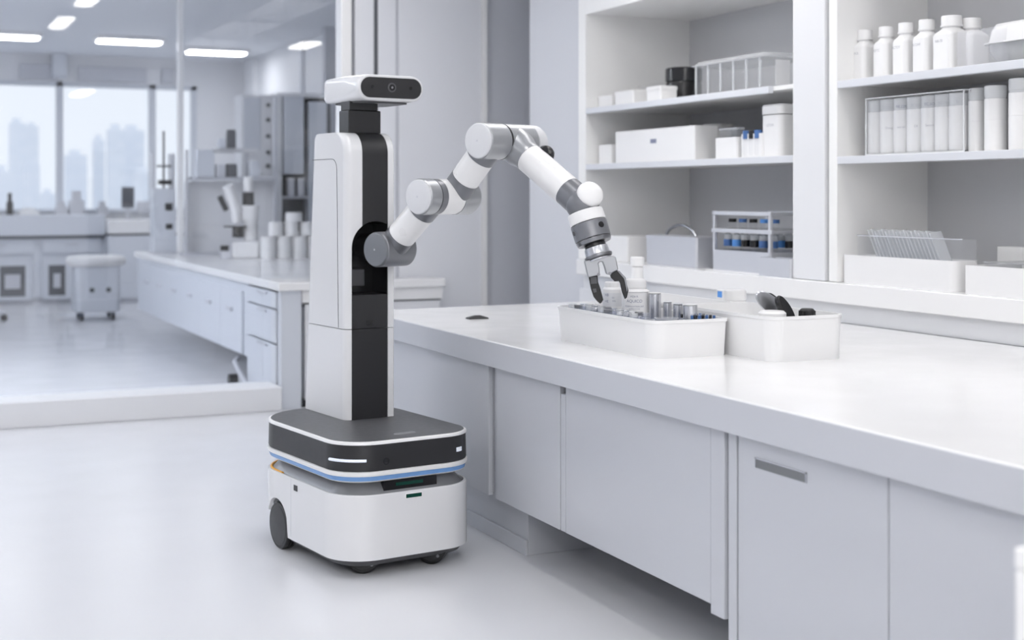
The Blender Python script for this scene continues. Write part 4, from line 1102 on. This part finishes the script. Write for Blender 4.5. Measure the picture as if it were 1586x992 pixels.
# shelf rack behind the microscope
YR_ = 13.2
rk = thing('bench_rack', 'grey bench rack with one shelf behind the microscope', 'rack', (xy(350, YR_), YR_, BH))
z_ = lambda py: hy(350, py, YR_).z
bx(286, 424, 392, 282, YR_ + .12, .02, 'rack_back', 'wallw', rk)
bx(300, 430, 279, 274, YR_ - .1, .24, 'rack_shelf', 'lam2', rk)
G().box(-.42, .46, .0, .14, 0, z_(392) - BH + .01).build('rack_foot', 'alu', rk)
bx(288, 292, 392, 232, YR_, .04, 'rack_post', 'alu', rk); bx(424, 430, 392, 150, YR_, .04, 'rack_post', 'alu', rk)
bx(332, 400, 236, 230, YR_, .14, 'rack_top_shelf', 'wallw', rk)
bx(380, 385, 274, 232, YR_ + .02, .04, 'shelf_post', 'lam2', rk)
zsh = hy(350, 274, YR_).z + .001
def rack_item(px0, px1, pyt, m, lb, name, cat, zb=zsh, dep=.12):
    a, b = hy(px0, pyt, YR_ - .05), hy(px1, pyt, YR_ - .05)
    t_ = thing(name, lb, cat, ((a.x + b.x) / 2, YR_ - .06, zb), 0)
    w_ = b.x - a.x; h_ = a.z - zb
    G().stack([(rrect(w_, dep, .01), 0), (rrect(w_, dep, .01), h_ * .86)]).build('body', m, t_)
    G().stack([(rrect(w_ * .92, dep * .92, .01), h_ * .86), (rrect(w_ * .92, dep * .92, .01), h_)]).build('top_cover', m, t_)
rack_item(302, 330, 232, 'bench', 'pale instrument box at the left of the bench rack shelf', 'instrument_box', 'box')
rack_item(334, 347, 255, 'lam2', 'grey block right of the pale instrument box', 'grey_block', 'box')
rack_item(350, 365, 254, 'gap', 'dark block in the middle of the bench rack shelf', 'dark_block', 'box')
rack_item(386, 400, 250, 'bench', 'pale block near the right post of the bench rack', 'pale_block', 'box')
zt2 = hy(350, 230, YR_).z + .001
rack_item(351, 364, 201, 'gap', 'dark meter standing on the top shelf of the bench rack', 'meter', 'meter', zt2, .08)
rack_item(337, 348, 215, 'bench', 'pale meter left of the dark meter on the rack top', 'meter', 'meter', zt2, .08)
# tall analyser with a column of dark knobs
YA = 13.65
an = thing('analyser_cabinet', 'tall pale analyser with a column of dark knobs behind the bench rack', 'instrument', (xy(400, YA), YA, BH))
bx(374, 426, 393, 148, YA, .3, 'analyser_body', 'wallw', an, .01)
bx(378, 404, 232, 152, YA - .012, .012, 'analyser_door', 'bench', an)
for py in (163, 186, 211, 236, 257):
    q = hy(415, py, YA)
    G().cyl((q.x - an.location.x, -.02, q.z - BH), (q.x - an.location.x, 0, q.z - BH), .022, n=20).build('knob', 'gap', an)
G().box(xy(376, YA) - an.location.x, xy(426, YA) - an.location.x, 0, .3, -BH, 0).build('analyser_stand', 'lam2', an)
# storage cabinet with doors and open canister shelf
YC = 13.65
ca = thing('storage_cabinet', 'tall pale storage cabinet with dark gaps and an open shelf behind the jars', 'cabinet', (xy(470, YC), YC, BH))
bx(430, 512, 393, 148, YC + .2, .1, 'cabinet_back', 'gap', ca)
bx(430, 437, 393, 150, YC, .2, 'cabinet_side', 'wallw', ca)
G().box(xy(430, YC) - ca.location.x, xy(512, YC) - ca.location.x, 0, .3, -BH, .02).build('cabinet_base', 'bench', ca)
bx(440, 471, 270, 150, YC - .02, .1, 'cabinet_door', 'bench', ca, .008)
bx(479, 507, 393, 158, YC - .02, .2, 'cabinet_door', 'bench', ca, .008)
bx(437, 512, 393, 388, YC, .2, 'cabinet_floor', 'lam2', ca)
bx(437, 479, 308, 304, YC, .2, 'open_shelf', 'lam2', ca)
bx(430, 512, 150, 146, YC, .3, 'cabinet_top', 'wallw', ca)
for k, (px, zb, lb) in enumerate(((451, 304, 'pale canister on the open shelf of the storage cabinet, left one'), (467, 304, 'pale canister on the open shelf of the storage cabinet, right one'), (452, 388, 'pale canister on the floor of the storage cabinet, left one'), (470, 388, 'pale canister on the floor of the storage cabinet, right one'))):
    q = hy(px, zb, YC + .07)
    t_ = thing('canister', lb, 'canister', (q.x, YC + .09, hy(px, zb, YC).z + .002), 0, 'canisters in the storage cabinet')
    G().lathe([(.04, 0), (.045, .005), (.045, .16)], 20).build('canister_body', 'alu', t_)
    G().lathe([(.046, .161), (.046, .185), (.04, .19)], 20).build('canister_lid', 'white', t_)

# back bench below the far window
YB = 18.7; BT = 1.15
bb = thing('back_bench', 'long white bench with drawers under the far window', 'bench', (0, YB, 0))
xr = xy(163, YB)
G().box(-6.5, xr, 0, .75, .88, BT).build('bench_top', 'bench', bb, .01)
G().box(-6.5, xr, .06, .75, .84, .879).build('dark_gap', 'gap', bb)
zq = lambda py: hy(100, py, YB).z
G().box(-6.5, xr, .10, .75, .08, .84).build('carcass', 'bench', bb)
G().box(-6.5, xr, .12, .75, 0, .08).build('toe_kick', 'lam2', bb)
for a, b in ((-150, -62), (-58, 56), (65, 158)):
    d_ = G().box(xy(a, YB) + .01, xy(b, YB) - .01, .07, .10, zq(392), zq(368)).build('bench_drawer', 'bench', bb, .004)
    m_ = (xy(a, YB) + xy(b, YB)) / 2; G().box(m_ - .08, m_ + .08, .055, .07, zq(381), zq(378)).build('drawer_pull', 'lam2', d_)
for a, b in ((-95, -45), (-10, 50), (66, 112)):
    fx0, fx1 = xy(a, YB), xy(b, YB)
    dr = G().box(fx0, fx1, .06, .10, zq(464), zq(400)).build('glazed_door', 'bench', bb, .004)
    G().box(fx0 + .08, fx1 - .08, .055, .0595, zq(458), zq(411)).build('door_pane', 'gap', dr)
    G().box(fx0 + .14, fx1 - .14, .051, .0545, zq(446), zq(424)).build('pane_contents', 'lam2', dr)
sb = thing('side_cabinet', 'plain white cabinet standing forward at the right end of the far bench', 'cabinet', (xr, YB - .25, 0))
G().box(.002, xy(238, YB) - xr + .6, 0, 1.0, .06, zq(366)).build('cabinet_body', 'bench', sb, .006)
G().box(.002, xy(238, YB) - xr + .6, 0, 1.0, zq(366) + .03, zq(341)).build('cabinet_top', 'top', sb, .01)
G().box(.05, xy(238, YB) - xr + .5, .05, 1.0, zq(366), zq(366) + .03).build('dark_gap', 'gap', sb)
G().box(.02, xy(238, YB) - xr + .5, .04, 1.0, 0, .06).build('toe_kick', 'lam2', sb)
def bb_item(px0, px1, pyt, m, name, lb, cat, neck=False, zb=BT):
    a, b = hy(px0, pyt, YB + .3), hy(px1, pyt, YB + .3)
    t_ = thing(name, lb, cat, ((a.x + b.x) / 2, YB + .3, zb))
    w_, h_ = b.x - a.x, max(a.z - zb, .05)
    if neck:
        G().box(-w_ / 2, w_ / 2, 0, .05, h_ * .35, h_).build('screen', m, t_, .006)
        G().box(-.02, .02, .01, .04, .015, h_ * .35).build('stand', 'alu', t_)
        G().prism(rrect(.14, .1, .02), 0, .015).build('foot', 'alu', t_)
    else:
        G().stack([(rrect(w_, .15, .02), 0), (rrect(w_, .15, .02), h_ * .6)]).build('body', m, t_)
        G().stack([(rrect(w_ * .6, .1, .02), h_ * .6), (rrect(w_ * .6, .1, .02), h_)]).build('upper_body', m, t_)
bb_item(10, 20, 299, 'black', 'dark_meter', 'small black device on the far bench by the left window', 'device')
bb_item(28, 60, 322, 'white', 'white_tray', 'low white tray on the far bench right of the black device', 'tray')
bb_item(85, 104, 312, 'alu', 'grey_instrument', 'low grey instrument right of the first window post', 'instrument')
bb_item(106, 130, 296, 'alu', 'microscope', 'hazy grey microscope shape on the far bench under the city towers', 'microscope')
bb_item(150, 166, 312, 'alu', 'grey_instrument', 'small grey instrument left of the little screen on the far bench', 'instrument')
bb_item(189, 208, 290, 'gap', 'monitor', 'little dark screen on a stand on the far bench', 'monitor', True, zq(341))
bb_item(212, 234, 312, 'lam2', 'monitor', 'pale framed screen on the far bench by the instrument tower', 'monitor', True, zq(341))
# round topped mobile stool
p = hz(148, 494, 0)
st = thing('mobile_stool', 'round white stool cabinet with a padded top on the far floor', 'stool', (p.x, p.y, 0))
G().stack([(rrect(.47, .44, .06), .09), (rrect(.49, .46, .06), .11), (rrect(.49, .46, .06), .60)]).build('stool_body', 'bench', st)
G().stack([(rrect(.56, .52, .2), .60), (rrect(.64, .6, .25), .625), (rrect(.66, .62, .26), .67), (rrect(.6, .56, .24), .71), (rrect(.4, .36, .17), .722)]).build('padded_top', 'white', st, smooth=60)
for sx in (-1, 1):
    G().cyl((sx * .09 + .02, -.235, .34), (sx * .09 + .02, -.225, .34), .028, n=20).build('knob', 'gap', st)
    for sy in (-1, 1): G().cyl((sx * .17 - .015, sy * .16, .045), (sx * .17 + .015, sy * .16, .045), .045, n=18).build('caster', 'rubber', st)
# office chair at the left edge
p = hz(-42, 500, 0)
ch = thing('swivel_chair', 'swivel chair base peeking in at the left edge of the far room', 'chair', (p.x, p.y, 0))
for i in range(5):
    a = R(8 + 72 * i); e = Vector((.33 * math.cos(a), .33 * math.sin(a), 0))
    lg_ = G().cyl((0, 0, .13), (e.x, e.y, .09), .026, .02, 12).build('leg', 'alu', ch)
    G().cyl((e.x - .012, e.y - .012, .038), (e.x + .012, e.y + .012, .038), .038, n=18).build('caster', 'black', lg_)
G().cyl((0, 0, .1), (0, 0, .45), .03).build('gas_column', 'metald', ch)
G().stack([(rrect(.40, .40, .1), .45), (rrect(.42, .42, .12), .47), (rrect(.42, .42, .12), .52), (rrect(.36, .36, .1), .54)]).build('seat', 'lam2', ch)
